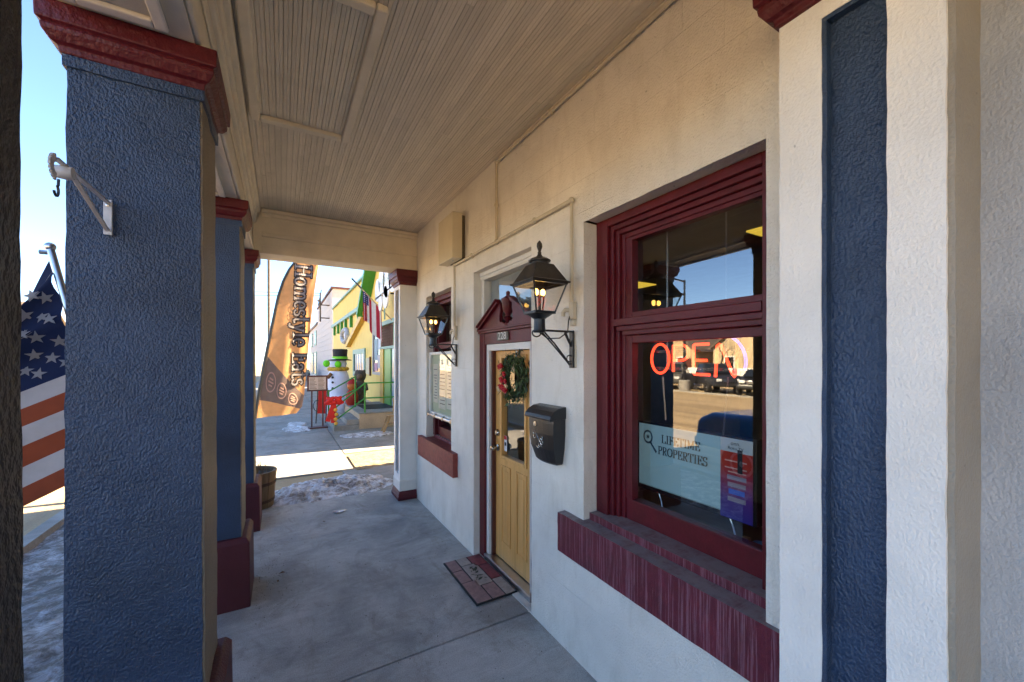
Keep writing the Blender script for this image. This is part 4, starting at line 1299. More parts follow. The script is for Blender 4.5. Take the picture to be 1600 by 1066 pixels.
for (y, z, w, h) in ((1.155, 1.38, .055, .003), (1.155, 1.345, .055, .003), (1.148, 1.325, .045, .003)):
    sq_.box(TX - .0048, TX - .0036, y - w, y + w, z - h, z + h)
sq_.build('sticker_lines', flat('lines_pink', (.7, .45, .4)), t)
lg = MB()
for (z, w) in ((1.298, .048), (1.262, .045), (1.19, .045)):
    lg.box(TX - .0048, TX - .0036, 1.15 - w, 1.15 + w, z - .011, z + .011)
lg.build('app_tiles', flat('tile_grey', (.34, .30, .36)), t)
MB().box(TX - .0048, TX - .0036, 1.11, 1.19, 1.215, 1.24).build('app_tile_blue', flat('tile_blue', (.06, .16, .65)), t)
MB().box(TX - .0055, TX - .005, 1.12, 1.145, 1.325, 1.44).build('remote_print', M['ink'], t)
for txt, sz, y, z in (('onn.', .028, 1.155, 1.468), ('Roku TV', .022, 1.155, 1.444)):
    mb = font_text(txt, sz)
    on_tv(mb, y, z, .0048).build('lettering', M['ink'], t, fix=False)
for y in (1.20, 1.64):
    MB().tube([(TX + .02, y, 1.086), (TX + .02, y - .02, 1.04), (TX + .0, y - .05, .975)], .005, 6).build('foot', M['steel'], t)
# shelf under the TV
t = thing('display_shelf', (2.1, 1.4, .86), 'dark wooden display shelf inside the near window', 'shelf')
MB().box(1.865, 2.4, .72, 1.92, .93, .965).build('board', M['int_floor'], t, bevel=.003)
MB().box(1.9, 2.36, .8, .84, .02, .929).box(1.9, 2.36, 1.8, 1.84, .02, .929).build('support', M['int_floor'], t)
o = MB().lathe([(.02, .966), (.024, .968), (.03, 1.04), (.028, 1.043), (.022, .975), (.001, .974)], (1.90, 1.015, 0), 14).build('cup', paint('cup_blue', (.16, .32, .5), .1, .3), None, smooth=True)
tag(o, 'small pale blue cup in the corner of the near window', 'cup')
o = MB().box(1.90, 1.93, 1.07, 1.10, .966, 1.04).build('wood_block', M['pinewood'], None, bevel=.002)
tag(o, 'small orange wood block beside the blue cup in the window', 'block')

# ---- neon sign
t = thing('neon_sign', (1.85, 1.33, 1.80), 'glowing red neon OPEN sign with blue arc in the near window', 'neon sign')
NX = 1.86
def neon(pts, m, nm, closed=False, r=.0075):
    MB().tube([(NX, 1.60 - u, 1.80 + v) for u, v in pts], r, 8, closed).build(nm, m, t, smooth=True)
hh = .165
neon([(.062 + .06 * math.cos(R(a)), hh * .56 + hh * .5 * math.sin(R(a))) for a in range(0, 360, 15)], M['neon_red'], 'letter_tube', True)
neon([(.15, .02), (.15, hh)] + [(.20 + .045 * math.cos(R(a)), hh * .75 + hh * .25 * math.sin(R(a))) for a in range(90, -91, -20)] + [(.155, hh * .5)], M['neon_red'], 'letter_tube')
neon([(.36, hh), (.28, hh), (.275, hh * .98), (.275, .015), (.28, .01), (.365, .01)], M['neon_red'], 'letter_tube')
neon([(.278, hh * .5), (.35, hh * .5)], M['neon_red'], 'letter_tube')
neon([(.395, .0), (.405, hh * .94), (.415, hh * .98), (.425, hh * .94), (.48, .02), (.49, .005), (.50, .02), (.505, hh)], M['neon_red'], 'letter_tube')
neon([(.40 + .145 * math.cos(R(a)), .075 + .14 * math.sin(R(a))) for a in range(95, -25, -10)], M['neon_blue'], 'arc_tube')
MB().box(NX + .02, NX + .03, 1.06, 1.59, 1.83, 1.845).box(NX + .02, NX + .03, 1.06, 1.59, 1.925, 1.94).build('backing_rail', M['tv'], t)
def chain(pts, label):
    mb = MB()
    a, b = Vector(pts[0]), Vector(pts[1])
    n = int((b - a).length / .012)
    for i in range(n):
        c = a.lerp(b, (i + .5) / n)
        w = Vector((0, .0035, 0)) if i % 2 else Vector((.0035, 0, 0))
        mb.tube([c - w + Vector((0, 0, .004)), c + Vector((0, 0, .007)), c + w + Vector((0, 0, .004)), c + w - Vector((0, 0, .004)), c - Vector((0, 0, .007)), c - w - Vector((0, 0, .004))], .0011, 4, closed=True)
    o = mb.build('chain', M['steel'], None)
    tag(o, label, 'chain', 'chains of the neon sign')
chain(((NX, 1.49, 1.86), (NX, 1.49, 2.84)), 'left chain hanging in the transom above the neon sign')
chain(((NX, 1.15, 1.88), (NX, 1.15, 2.84)), 'right chain hanging in the transom above the neon sign')
chain(((NX, 1.50, 1.55), (NX, 1.52, 1.79)), 'left chain dangling below the neon sign')
chain(((NX, 1.165, 1.52), (NX, 1.14, 1.80)), 'right chain dangling below the neon sign')

# ---- debris on the slab
for (x, y, r, lb) in ((.62, 5.35, .07, 'small clear crumpled scrap lying near the snow on the porch'),):
    mb = MB()
    for k in range(16):
        a = k / 16 * 6.28
        mb.v.append((x + r * math.cos(a) * (1 + .3 * math.sin(3 * a)), y + r * .6 * math.sin(a), .012 + .012 * random.random()))
    mb.v.append((x, y, .03))
    mb.f = [(k, (k + 1) % 16, 16) for k in range(16)]
    tag(mb.build('scrap', M['steel'], None, fix=False), lb, 'litter')
def leaf(x, y, s, label, nm='dead_leaf'):
    mb = MB()
    a = random.uniform(0, 6.28)
    d = Vector((math.cos(a), math.sin(a), 0)) * s; n = Vector((-d.y, d.x, 0)) * .45
    c = Vector((x, y, .009))
    mb.add([c - d, c + n + Vector((0, 0, .012)), c + d + Vector((0, 0, .006)), c - n + Vector((0, 0, .008)), c + Vector((0, 0, .003))], [(0, 1, 4), (1, 2, 4), (2, 3, 4), (3, 0, 4)])
    tag(mb.build(nm, paint('leaf_brown', (.13, .07, .03), .3, .8), None, fix=False), label, 'leaf', 'dead leaves on the porch floor')
leaf(.0, 4.05, .03, 'dead leaf in front of the second pillar base')
leaf(-.03, 3.92, .018, 'tiny dead leaf closest to the second pillar base')
leaf(.42, 5.1, .02, 'dark leaf scrap on the slab before the snow heap')

gr = MB()
for k in range(420):
    if k % 2:
        x, y = random.gauss(-.12, .09), random.gauss(4.0, .35)
    else:
        x, y = random.uniform(-.18, 1.55), random.uniform(1.4, 5.7)
    if x < -.19 or x > 1.57: continue
    r_ = random.uniform(.0015, .005)
    c = Vector((x, y, .004))
    gr.add([c + Vector((r_, 0, 0)), c + Vector((-.4 * r_, r_ * .9, 0)), c + Vector((-.5 * r_, -r_, 0)), c + Vector((0, 0, r_ * 1.1))], [(0, 1, 3), (1, 2, 3), (2, 0, 3)])
tag(gr.build('grit', M['soil'], None, fix=False), 'sand and grit scattered over the porch slab', 'grit', kind='stuff')

# ---- US flag on the nearest pillar
def star_pts(c, r, e1, e2):
    return [c + (e1 * math.sin(math.pi * k / 5) + e2 * math.cos(math.pi * k / 5)) * (r if k % 2 == 0 else r * .4) for k in range(10)]
fred, fwhite, fblue = cloth('flag_red', (.26, .065, .032), .6), cloth('flag_white', (.44, .43, .44), .6), cloth('flag_blue', (.012, .02, .06), .3)
def flag_mesh(P, nu=40, rows=13, vsub=3):
    """P(u, v): u along the fly 0..1, v down the hoist 0..1 -> three meshes by colour"""
    mbs = [MB(), MB(), MB()]
    for r in range(rows):
        for i in range(nu):
            m = 2 if (r < 7 and i < nu * .4) else (0 if r % 2 == 0 else 1)
            mb = mbs[m]
            for s in range(vsub):
                q = [(i / nu, (r + s / vsub) / rows), ((i + 1) / nu, (r + s / vsub) / rows), ((i + 1) / nu, (r + (s + 1) / vsub) / rows), (i / nu, (r + (s + 1) / vsub) / rows)]
                mb.add([P(*p) for p in q], [(0, 1, 2, 3)])
    return mbs
def weld(o):
    bm = bmesh.new(); bm.from_mesh(o.data); bmesh.ops.remove_doubles(bm, verts=bm.verts, dist=1e-4); bm.to_mesh(o.data); bm.free()
    for p in o.data.polygons: p.use_smooth = True
def make_flag(t, P, mats, starr, nstar=(5, 4), nu=40, side=-1):
    for mb, m, nm in zip(flag_mesh(P, nu), mats, ('red_stripes', 'white_stripes', 'canton')):
        o = mb.build(nm, m, t, fix=False); weld(o)
        if nm == 'canton': can = o
    k = 0
    for r in range(9):
        for c in range(6 if r % 2 == 0 else 5):
            u = (.4 / 12) * (1 + 2 * c + (r % 2)); v = (7 / 13) * (r + 1) / 10
            p = Vector(P(u, v)); pu = (Vector(P(u + .01, v)) - Vector(P(u - .01, v))); pv = (Vector(P(u, v + .01)) - Vector(P(u, v - .01)))
            if pu.length < 1e-5 or pv.length < 1e-5: continue
            pu.normalize(); pv.normalize(); n = pu.cross(pv).normalized()
            pv = n.cross(pu)
            for sd in (-1, 1):
                pts = star_pts(p + n * .0035 * sd, starr, pu, pv)
                mb = MB().add(pts + [p + n * .0035 * sd], [(i, (i + 1) % 10, 10) for i in range(10)])
                mb.build('star', mats[1], can, fix=False)
t = thing('american_flag', (-0.68, 2.30, 1.2), 'large American flag on a slanted pole behind the nearest whole pillar', 'flag')
pa, pb = Vector((-0.60, 2.42, 1.18)), Vector((-0.905, 2.60, 2.38))
MB().tube([pa, pb], .014, 10).build('pole', M['steel'], t, smooth=True)
MB().sphere(pb + Vector((-.004, .006, .016)), .02, 12, 8).build('pole_cap', M['steel'], t, smooth=True)
MB().tube([pb - Vector((.0, 0, .012)), pb - Vector((.035, 0, .012))], .01, 8).build('clip', M['steel'], t)
MB().box(-.64, -.57, 2.366, 2.44, 1.12, 1.24).build('holder', M['black'], t, bevel=.004)
def PF(u, v):
    # hoist runs down the pole; the top hangs steeply, the lower stripes swing out towards the street
    h = Vector((-0.915, 2.59, 2.35)).lerp(Vector((-0.665, 2.46, 1.42)), v)
    k = min(1.0, v * 1.9)
    q = Vector((-0.40 - 0.48 * k, -0.06, -0.92 + 0.45 * k)).normalized()
    p = h + q * (u * 1.5)
    sp = min(1.0, u * 3)
    ph = v * 15 + u * 1.2
    fold = max(0, 1 - v * 1.7)
    return p + Vector((math.sin(ph) * .015 + fold * .045 * math.sin(v * 34 + u * 2), math.cos(ph * .9) * .05 + fold * .07 * math.cos(v * 31), 0)) * (.3 + .7 * sp)
make_flag(t, PF, (fred, fwhite, fblue), .030, nu=36)

# ================================================================== BEYOND THE PORCH
# ---- feather banner
t = thing('feather_banner', (-0.36, 7.4, 0.0), 'tall orange feather banner lettered Homestyle Eats beyond the porch', 'banner')
def pole_pt(s):
    # s 0..1 from the foot of the cloth to the tip
    pts = [(-0.36, .98), (-0.31, 1.35), (-0.22, 1.90), (-0.125, 2.45), (-0.045, 2.90), (0.03, 3.17), (0.115, 3.37), (0.22, 3.53), (0.37, 3.66), (0.56, 3.71)]
    f = s * (len(pts) - 1); i = min(int(f), len(pts) - 2); f -= i
    a, b = pts[i], pts[i + 1]
    return (a[0] + (b[0] - a[0]) * f, a[1] + (b[1] - a[1]) * f)
def edge_pt(s):
    pts = [(0.20, 1.02), (0.285, 1.13), (0.315, 1.32), (0.335, 1.55), (0.36, 1.9), (0.39, 2.25), (0.43, 2.68), (0.47, 3.05), (0.52, 3.42), (0.57, 3.705)]
    f = s * (len(pts) - 1); i = min(int(f), len(pts) - 2); f -= i
    a, b = pts[i], pts[i + 1]
    return (a[0] + (b[0] - a[0]) * f, a[1] + (b[1] - a[1]) * f)
def BP(s, w, d=0.0):
    a, b = pole_pt(s), edge_pt(s)
    x, z = a[0] + (b[0] - a[0]) * w, a[1] + (b[1] - a[1]) * w
    fold = math.sin(w * 8 + s * 5) * .02 + math.sin(w * 17 - s * 9) * .008 + math.sin(s * 14 + w * 3) * .012
    return (x, 7.4 + fold * min(1, w * 3) - d, z)
def patch(s0f, s1f, ns, nw, d=0.0):
    mb = MB()
    for i in range(ns + 1):
        for j in range(nw + 1):
            w = j / nw
            s = s0f(w) + (s1f(w) - s0f(w)) * i / ns
            mb.v.append(BP(s, w, d))
    for i in range(ns):
        for j in range(nw):
            k = i * (nw + 1) + j
            mb.f.append((k, k + 1, k + nw + 2, k + nw + 1))
    return mb
orange = cloth('banner_orange', (.72, .36, .15), .55)
lo_ = lambda w: 0.085 + .02 * w - .03 * w * w
hi_ = lambda w: 0.235 - .02 * w
patch(lambda w: -0.0, lo_, 10, 24).build('cloth_foot', orange, t, smooth=True, fix=False)
patch(lo_, hi_, 8, 24).build('brown_band', cloth('banner_brown', (.22, .15, .12), .4), t, smooth=True, fix=False)
patch(hi_, lambda w: 1.0, 60, 24).build('cloth', orange, t, smooth=True, fix=False)
sl = MB()
sl.tube([(*[pole_pt(i / 40)[0] - .012], 7.4, pole_pt(i / 40)[1]) for i in range(37)], [.026 - .012 * i / 40 for i in range(37)], 8)
sl.build('pole_sleeve', M['black'], t, smooth=True)
MB().tube([(-0.375, 7.4, .99), (-0.40, 7.4, .55), (-0.42, 7.4, -0.02)], .016, 8).build('pole', M['black'], t, smooth=True)
# lettering runs down the banner, tops of the letters to the right
def on_banner(x, z, d):
    """point of the waving cloth at this place of its outline, d in front of it"""
    a, w = 0.5, 0.5
    for _ in range(12):
        p = BP(a, w); pa_ = BP(min(1, a + .004), w); pw_ = BP(a, w + .004)
        j11, j12, j21, j22 = (pa_[0] - p[0]) / .004, (pw_[0] - p[0]) / .004, (pa_[2] - p[2]) / .004, (pw_[2] - p[2]) / .004
        det = j11 * j22 - j12 * j21
        if abs(det) < 1e-6:
            break
        ex, ez = x - p[0], z - p[2]
        a = max(0, min(.995, a + (ex * j22 - ez * j12) / det)); w = max(0, min(1, w + (j11 * ez - j21 * ex) / det))
    return BP(a, w, d)
def banner_text(txt, z0, z1, height, grow, d, mat, thick, thin):
    v, f, W = strokes(txt, 1, thick, thin, .03, grow)
    mb = MB()
    for (u, h, lay) in v:
        z = z0 + (z1 - z0) * u / W
        x = .135 + .055 * (z - 1.4) / 2 + h * height
        mb.v.append(on_banner(x, z, d + lay * .00003))
    mb.f = f
    mb.build('lettering', mat, t, fix=False)
banner_text('Homestyle Eats', 3.46, 1.47, .235, .055, .010, flat('letter_brown', (.05, .035, .03), .7), .19, .08)
banner_text('Homestyle Eats', 3.46, 1.47, .235, .0, .022, flat('letter_grey', (.26, .22, .205), .7), .12, .04)
for k, (s0, w0) in enumerate(((.165, .20), (.155, .47), (.142, .76))):
    lg = MB()
    for q, thick in ((.115, .018),):
        n = 20
        for i in range(n):
            a = 2 * math.pi * i / n
            for rr in (q, q - thick):
                lg.v.append(BP(s0 + rr * .32 * math.sin(a), w0 + rr * math.cos(a), .008))
        for i in range(n):
            lg.f.append((2 * i, 2 * i + 1, (2 * i + 3) % (2 * n), (2 * i + 2) % (2 * n)))
    for zz in (-.012, .0, .012):
        kk = len(lg.v)
        for du, dv in ((-.06, -.003), (.06, -.003), (.06, .003), (-.06, .003)):
            lg.v.append(BP(s0 + zz + dv, w0 + du * (1 - abs(zz) * 25), .008))
        lg.f.append((kk, kk + 1, kk + 2, kk + 3))
    lg.build('oval_logo', flat('logo_pink', (.55, .30, .22), .7), t, fix=False)

# ---- whiskey barrel planter
t = thing('barrel_planter', (-0.28, 6.12, 0), 'half whiskey barrel planter behind the last pillar', 'planter')
bc = (-0.33, 6.12)
def brad(z): return .235 + .035 * (z / .46)
n = 16
for k in range(n):
    a0, a1 = 2 * math.pi * k / n + .012, 2 * math.pi * (k + 1) / n - .012
    mb = MB()
    zs = [0.0, .15, .3, .46]
    for z in zs:
        r = brad(z) + random.uniform(-.003, .003)
        for rr, a in ((r, a0), (r, a1), (r - .025, a1), (r - .025, a0)):
            mb.v.append((bc[0] + rr * math.cos(a), bc[1] + rr * math.sin(a), z))
    for i in range(3):
        for j in range(4):
            mb.f.append((i * 4 + j, i * 4 + (j + 1) % 4, i * 4 + 4 + (j + 1) % 4, i * 4 + 4 + j))
    mb.f += [(3, 2, 1, 0), (12, 13, 14, 15)]
    mb.build('stave', M['barrel'], t)
for z in (.09, .31):
    MB().lathe([(brad(z - .018) + .003, z - .018), (brad(z - .018) + .007, z - .018), (brad(z + .018) + .007, z + .018), (brad(z + .018) + .003, z + .018)], (*bc, 0), 32).build('hoop', M['rust'], t)
MB().lathe([(.001, .40), (.22, .40), (.22, .41), (.1, .425), (.001, .43)], (*bc, 0), 24).build('soil', M['soil'], t)
tw = MB()
for k in range(26):
    a, r = random.uniform(0, 6.28), random.uniform(0, .17)
    p = Vector((bc[0] + r * math.cos(a), bc[1] + r * math.sin(a), .41))
    d = Vector((random.uniform(-.4, .4), random.uniform(-.4, .4), 1)).normalized()
    tw.tube([p, p + d * random.uniform(.05, .1), p + d * random.uniform(.12, .2) + Vector((random.uniform(-.04, .04), random.uniform(-.04, .04), 0))], [.004, .003, .001], 4)
tw.build('dry_stems', paint('dry_stem', (.20, .13, .06), .3, .9), t)

# ---- yellow building
Y = thing('yellow_building', (3.1, 12, 0), 'yellow shop building with green gable trim past the porch', 'building')
YX = 3.10
GA = (12.85, 7.6)
wl = MB().box(YX, 13, 8.85, 30.2, -0.05, 5.45)
wl.build('wall', M['yellow'], Y)
MB().prism([(8.85, 5.451), (15.5, 5.451), (GA[0], GA[1])], YX, YX + 3.5, 'x').build('gable', M['yellow'], Y)
# roof eaves of the gable, overhanging the street face, green underneath and on the edge
for nm, a, b in (('eave', (17.55, 3.72), (12.85, 7.68)), ('eave', (8.15, 3.72), (12.85, 7.68))):
    s = 1 if a[0] > 12.85 else -1
    d = Vector((0, b[0] - a[0], b[1] - a[1])).normalized()
    nn = Vector((0, -d.z, d.y)) * .09 * s
    if nn.z < 0: nn = -nn
    mb = MB()
    q = [Vector((0, *a)), Vector((0, *b)), Vector((0, *b)) + nn * 2, Vector((0, *a)) + nn * 2]
    mb.v = [(2.68, v.y, v.z) for v in q] + [(3.098, v.y, v.z) for v in q]
    mb.f = [(0, 1, 2, 3), (7, 6, 5, 4), (0, 4, 5, 1), (1, 5, 6, 2), (2, 6, 7, 3), (3, 7, 4, 0)]
    mb.build(nm, M['green'], Y)
MB().bar((2.99, 17.3, 3.95), (2.99, 22.4, 2.72), .2, .26).build('brace', M['ochre'], Y)
MB().box(2.93, 3.098, 18.6, 30.2, 4.14, 4.32).build('ledge', M['sage'], Y)
for yy in (29.0, 27.0, 25.3, 23.6, 21.6, 19.25):
    MB().box(2.96, 3.098, yy - .09, yy + .09, 3.58, 4.138).build('bracket', M['green'], Y)
MB().box(2.98, 3.3, 17.3, 30.25, 5.451, 5.55).build('coping', M['sage'], Y)
vb = []
for k in range(46):
    yy = 17.9 + k * .27
    vb.append(MB().box(3.085, 3.099, yy, yy + .22, 4.33, 5.44))
for b_ in vb:
    b_.build('board', M['yellow'], Y)
def win(y0, y1, z0, z1, m, nm='window', fw=.12, inner=None):
    f = MB().box(3.04, 3.098, y0, y0 + fw, z0, z1).box(3.04, 3.098, y1 - fw, y1, z0, z1).box(3.04, 3.098, y0 + fw, y1 - fw, z1 - fw, z1).box(3.04, 3.098, y0 + fw, y1 - fw, z0, z0 + fw)
    f = f.build(nm, m, Y)
    MB().box(3.085, 3.0975, y0 + fw, y1 - fw, z0 + fw, z1 - fw).build('pane', paint('pane_dark', (.05, .06, .07), .5, .08, 3, spec=.8), f)
    return f
w_ = win(17.85, 21.1, 1.15, 2.42, M['sage'], fw=.22)
for k in range(4):
    MB().box(3.075, 3.084, 18.2 + k * .65, 18.5 + k * .65, 1.38, 2.2).build('curtain', flat('curtain_white', (.55, .55, .6)), w_)
MB().box(3.05, 3.098, 16.75, 17.6, 1.33, 2.0).build('notice_board', flat('notice_cream', (.55, .47, .30)), Y)
MB().box(3.03, 3.098, 16.68, 16.749, 1.28, 2.05).build('notice_frame', M['jamb'], Y)
w_ = win(14.58, 16.15, 1.36, 3.08, paint('weathered_frame', (.48, .44, .40), .1, .6), fw=.10)
for (a, b, c, d, col) in ((14.8, 15.3, 1.6, 2.1, (.55, .5, .5)), (15.3, 15.9, 1.9, 2.7, (.25, .35, .40)), (14.8, 15.2, 2.3, 2.8, (.55, .60, .68)), (15.4, 15.9, 1.5, 1.8, (.5, .25, .35))):
    MB().box(3.07, 3.084, a, b, c, d).build('poster', flat('poster', col), w_)
dw = MB().box(2.97, 3.098, 13.9, 14.4, .40, 2.30).build('door_post', M['ochre'], Y)
MB().box(3.0, 3.098, 12.95, 13.88, .41, 2.27).build('door', M['green'], Y)
MB().box(3.0, 3.098, 12.35, 12.55, .41, 2.27).build('door_side_frame', M['sage'], Y)
MB().box(3.03, 3.098, 12.55, 12.93, .41, 2.27).build('side_window', paint('pane_grey', (.3, .34, .36), .3, .1, 3), Y)
MB().box(2.97, 3.098, 11.9, 14.45, 2.28, 2.36).build('lintel', M['sage'], Y)
la = MB().box(3.05, 3.09, 12.5, 14.35, 2.365, 3.05).build('lattice_back', M['jamb'], Y)
for k in range(7):
    MB().box(3.02, 3.049, 12.45, 14.4, 2.40 + k * .10, 2.425 + k * .10).build('lattice_slat', M['bark'], la)
for k in range(12):
    MB().box(3.0, 3.0195, 12.5 + k * .16, 12.53 + k * .16, 2.365, 3.06).build('lattice_slat', paint('lattice_brown', (.16, .08, .05), .2, .7), la)
MB().box(2.98, 3.098, 12.30, 12.49, 2.365, 3.2).build('lattice_post', M['green'], Y)
MB().box(2.94, 3.098, 11.9, 14.5, 3.07, 3.2).build('lattice_top', M['sage'], Y)
MB().box(3.06, 3.098, 9.2, 30, -.02, .25).build('foundation', M['peach'], Y)

# round wreath-like plate on the yellow wall
t = thing('wall_wreath', (3.05, 23.9, 2.8), 'round grey and white wreath on the yellow wall', 'wreath')
MB().tube([(3.03, 23.9 + 1.15 * math.cos(R(a)), 3.28 + .34 * math.sin(R(a))) for a in range(0, 360, 20)], .13, 8, True).build('ring', paint('wreath_grey', (.40, .42, .46), .4, .8, 5), t, smooth=True)
MB().sphere((3.02, 23.6, 3.28), .2, 10, 8, (.4, 1.6, 1)).build('bow', flat('bow_white', (.7, .7, .75)), t, smooth=True)
# cloud-shaped hanging sign
t = thing('hanging_sign', (3.1, 12.3, 3.5), 'white cloud shaped sign board hung from the yellow gable', 'sign')
sp = MB()
for (yy, zz, r) in ((13.0, 4.1, .36), (12.4, 4.3, .42), (11.7, 4.2, .5), (11.0, 4.25, .5)):
    sp.lathe([(.001, -.02), (r, -.02), (r, .02), (.001, .02)], (2.62, yy, zz), 20, 'x')
sp.box(2.601, 2.639, 10.6, 13.1, 3.92, 4.2)
sp.build('board', flat('sign_white', (.78, .79, .80)), t)
for (yy, zz, r) in ((12.6, 3.66, .26), (11.9, 3.74, .33)):
    MB().lathe([(.001, -.02), (r, -.02), (r, .02), (.001, .02)], (2.62, yy, zz), 20, 'x').build('pendant', flat('pendant_white', (.76, .76, .74)), t)
MB().bar((2.62, 13.4, 3.86), (2.62, 10.4, 3.93), .04, .05).build('rod', M['pinewood'], t)
MB().bar((2.62, 12.0, 3.88), (3.098, 12.0, 3.88), .04, .04).build('arm', M['rust'], t)
MB().bar((2.62, 12.05, 3.1), (2.62, 12.05, 3.42), .05, .03).build('tassel', M['sage'], t)
sg = MB()
for k in range(9):
    yy = 12.7 - k * .18
    sg.bar((2.597, yy, 4.12), (2.597, yy - .09, 4.34), .004, .02, (0, 1, 0))
    sg.bar((2.597, yy, 4.25), (2.597, yy - .12, 4.2), .004, .02, (0, 1, 0))
sg.build('faint_lettering', flat('faint_green', (.45, .6, .5)), t)

# flag on the yellow building
t = thing('wall_flag', (3.1, 12.4, 2.95), 'small American flag on an angled pole on the yellow building', 'flag')
qa, qb = Vector((3.09, 12.35, 2.93)), Vector((2.05, 14.4, 4.75))
qb = Vector((1.95, 13.7, 4.53))
MB().tube([qa, qb], .02, 8).build('pole', M['pinewood'], t, smooth=True)
MB().tube([qb - (qb - qa) * .22, qb], .028, 8).build('pole_tip', M['black'], t, smooth=True)
def PW(u, v):
    h = (qb - (qb - qa) * .25).lerp(qb - (qb - qa) * .66, v)
    ph = v * 17
    h = (qb - (qb - qa) * .25).lerp(qb - (qb - qa) * .68, v * .45 if v < .54 else .243 + (v - .54) * 1.645)
    return h + Vector((.0 + .05 * math.sin(ph), .05 * math.cos(ph) - .12 * u, -u * .98 + .1 * u * math.sin(v * 6)))
make_flag(t, PW, (cloth('flag_crimson', (.40, .03, .05), .4), cloth('flag_offwhite', (.72, .68, .66), .4), cloth('flag_navy', (.05, .05, .16), .3)), .02, nu=20)

# ---- landing, steps and rails
t = thing('landing_steps', (2.2, 12.2, 0), 'tan concrete landing with two steps at the yellow building', 'steps')
MB().box(1.84, 3.09, 11.62, 14.6, -.03, .41).build('landing', M['peach'], t, bevel=.015)
MB().box(1.82, 3.09, 11.60, 14.62, .4105, .44).build('landing_top', M['walk'], t, bevel=.01)
for k, (x0, z) in enumerate(((1.52, .27), (1.20, .125))):
    MB().box(x0, 1.8385, 11.62, 13.3, -.03 if k else .13, z).build('step', M['curb'], t, bevel=.012)
t = thing('green_railing', (1.9, 11.7, 0), 'green pipe handrail along the steps and landing', 'railing')
def rail(pts, nm='rail', r=.02):
    MB().tube(pts, r, 8).build(nm, M['green'], t, smooth=True)
ry = 11.68
rail([(1.25, ry, .62), (2.0, ry, 1.26), (2.88, ry, 1.26)])
rail([(1.25, ry, .28), (2.0, ry, .84), (2.88, ry, .84)])
for x, zb, zt in ((1.25, .12, .66), (2.0, .44, 1.28), (2.86, .44, 1.28)):
    rail([(x, ry, zb), (x, ry, zt)], 'post', .024)
t = thing('green_railing', (1.9, 13.2, 0), 'farther green handrail on the other side of the steps', 'railing')
ry = 13.22
rail([(1.22, ry, .95), (2.0, ry, 1.40)])
rail([(1.22, ry, .55), (2.0, ry, 1.0)])
for x, zb, zt in ((1.22, .10, 1.0), (1.98, .44, 1.42)):
    rail([(x, ry, zb), (x, ry, zt)], 'post', .024)
o = MB().box(2.1, 3.05, 12.4, 13.6, .441, .456).build('black_mat', M['mat_rubber'], None, bevel=.004)
tag(o, 'black mat on the landing before the green door', 'mat')

# ---- menu board on a stand
t = thing('menu_stand', (.86, 12.4, 0), 'brown framed menu board on two dark posts by the steps', 'sign')
MB().box(.60, 1.12, 12.39, 12.43, 1.03, 1.47).build('frame', M['jamb'], t, bevel=.01)
MB().box(.645, 1.075, 12.38, 12.3895, 1.075, 1.425).build('sheet', flat('menu_peach', (.62, .47, .36)), t)
ln = MB()
for c in (0, 1):
    for k in range(9):
        x0 = .665 + c * .21
        ln.box(x0, x0 + random.uniform(.11, .18), 12.376, 12.3795, 1.395 - k * .036, 1.405 - k * .036)
ln.build('print_lines', M['jamb'], t)
for x in (.72, 1.0):
    MB().box(x - .018, x + .018, 12.435, 12.47, .03, 1.40).build('post', M['jamb'], t, bevel=.004)
MB().box(.62, 1.12, 12.30, 12.60, -.005, .03).build('base', M['jamb'], t, bevel=.004)

# ---- inflatable snowman
t = thing('inflatable_snowman', (1.62, 15.1, 0), 'inflatable snowman in a black top hat with green band', 'snowman')
sc_, ys = 1.04, 15.1
wht = paint('inflatable_white', (.74, .74, .84), .06, .5, 3)
MB().lathe([(.28, 0), (.42, .12), (.47, .38), (.44, .66), (.37, .88), (.39, 1.0), (.38, 1.2), (.33, 1.42), (.26, 1.56), (.255, 1.66), (.28, 1.78), (.25, 1.93), (.10, 2.02)], (1.70, ys, 0), 20).build('body', wht, t, smooth=True)
MB().lathe([(.001, 1.90), (.37, 1.89), (.38, 1.915), (.24, 1.95), (.23, 2.02), (.245, 2.26), (.23, 2.29), (.001, 2.30)], (1.76, ys, 0), 20).build('hat', flat('hat_black', (.02, .016, .018), .6), t, smooth=True)
MB().lathe([(.246, 1.948), (.252, 1.95), (.25, 2.03), (.24, 2.032)], (1.76, ys, 0), 20).build('hat_band', flat('band_lime', (.20, .62, .03), .5), t, smooth=True)
lime = flat('lime', (.16, .68, .02), .5)
for (x, z) in ((1.66, 1.76), (1.30, 1.79)):
    MB().sphere((x, ys - .30, z), .11, 12, 8, (1, .7, 1.1)).build('mitten', lime, t, smooth=True)
MB().tube([(1.70 + .29 * math.cos(R(a)), ys + .29 * math.sin(R(a)), 1.60) for a in range(0, 360, 20)], .07, 8, True).build('scarf', paint('scarf_gold', (.55, .33, .03), .5, .7, 9), t, smooth=True)
MB().tube([(1.45, ys - .3, 1.45), (1.33, ys - .33, 1.30)], .06, 8).build('scarf_tail', paint('scarf_brown', (.22, .09, .03), .5, .7, 14), t, smooth=True)
for z in (.95, 1.15, 1.32):
    MB().sphere((1.48, ys - .40, z), .04, 8, 6).build('button', M['black'], t, smooth=True)
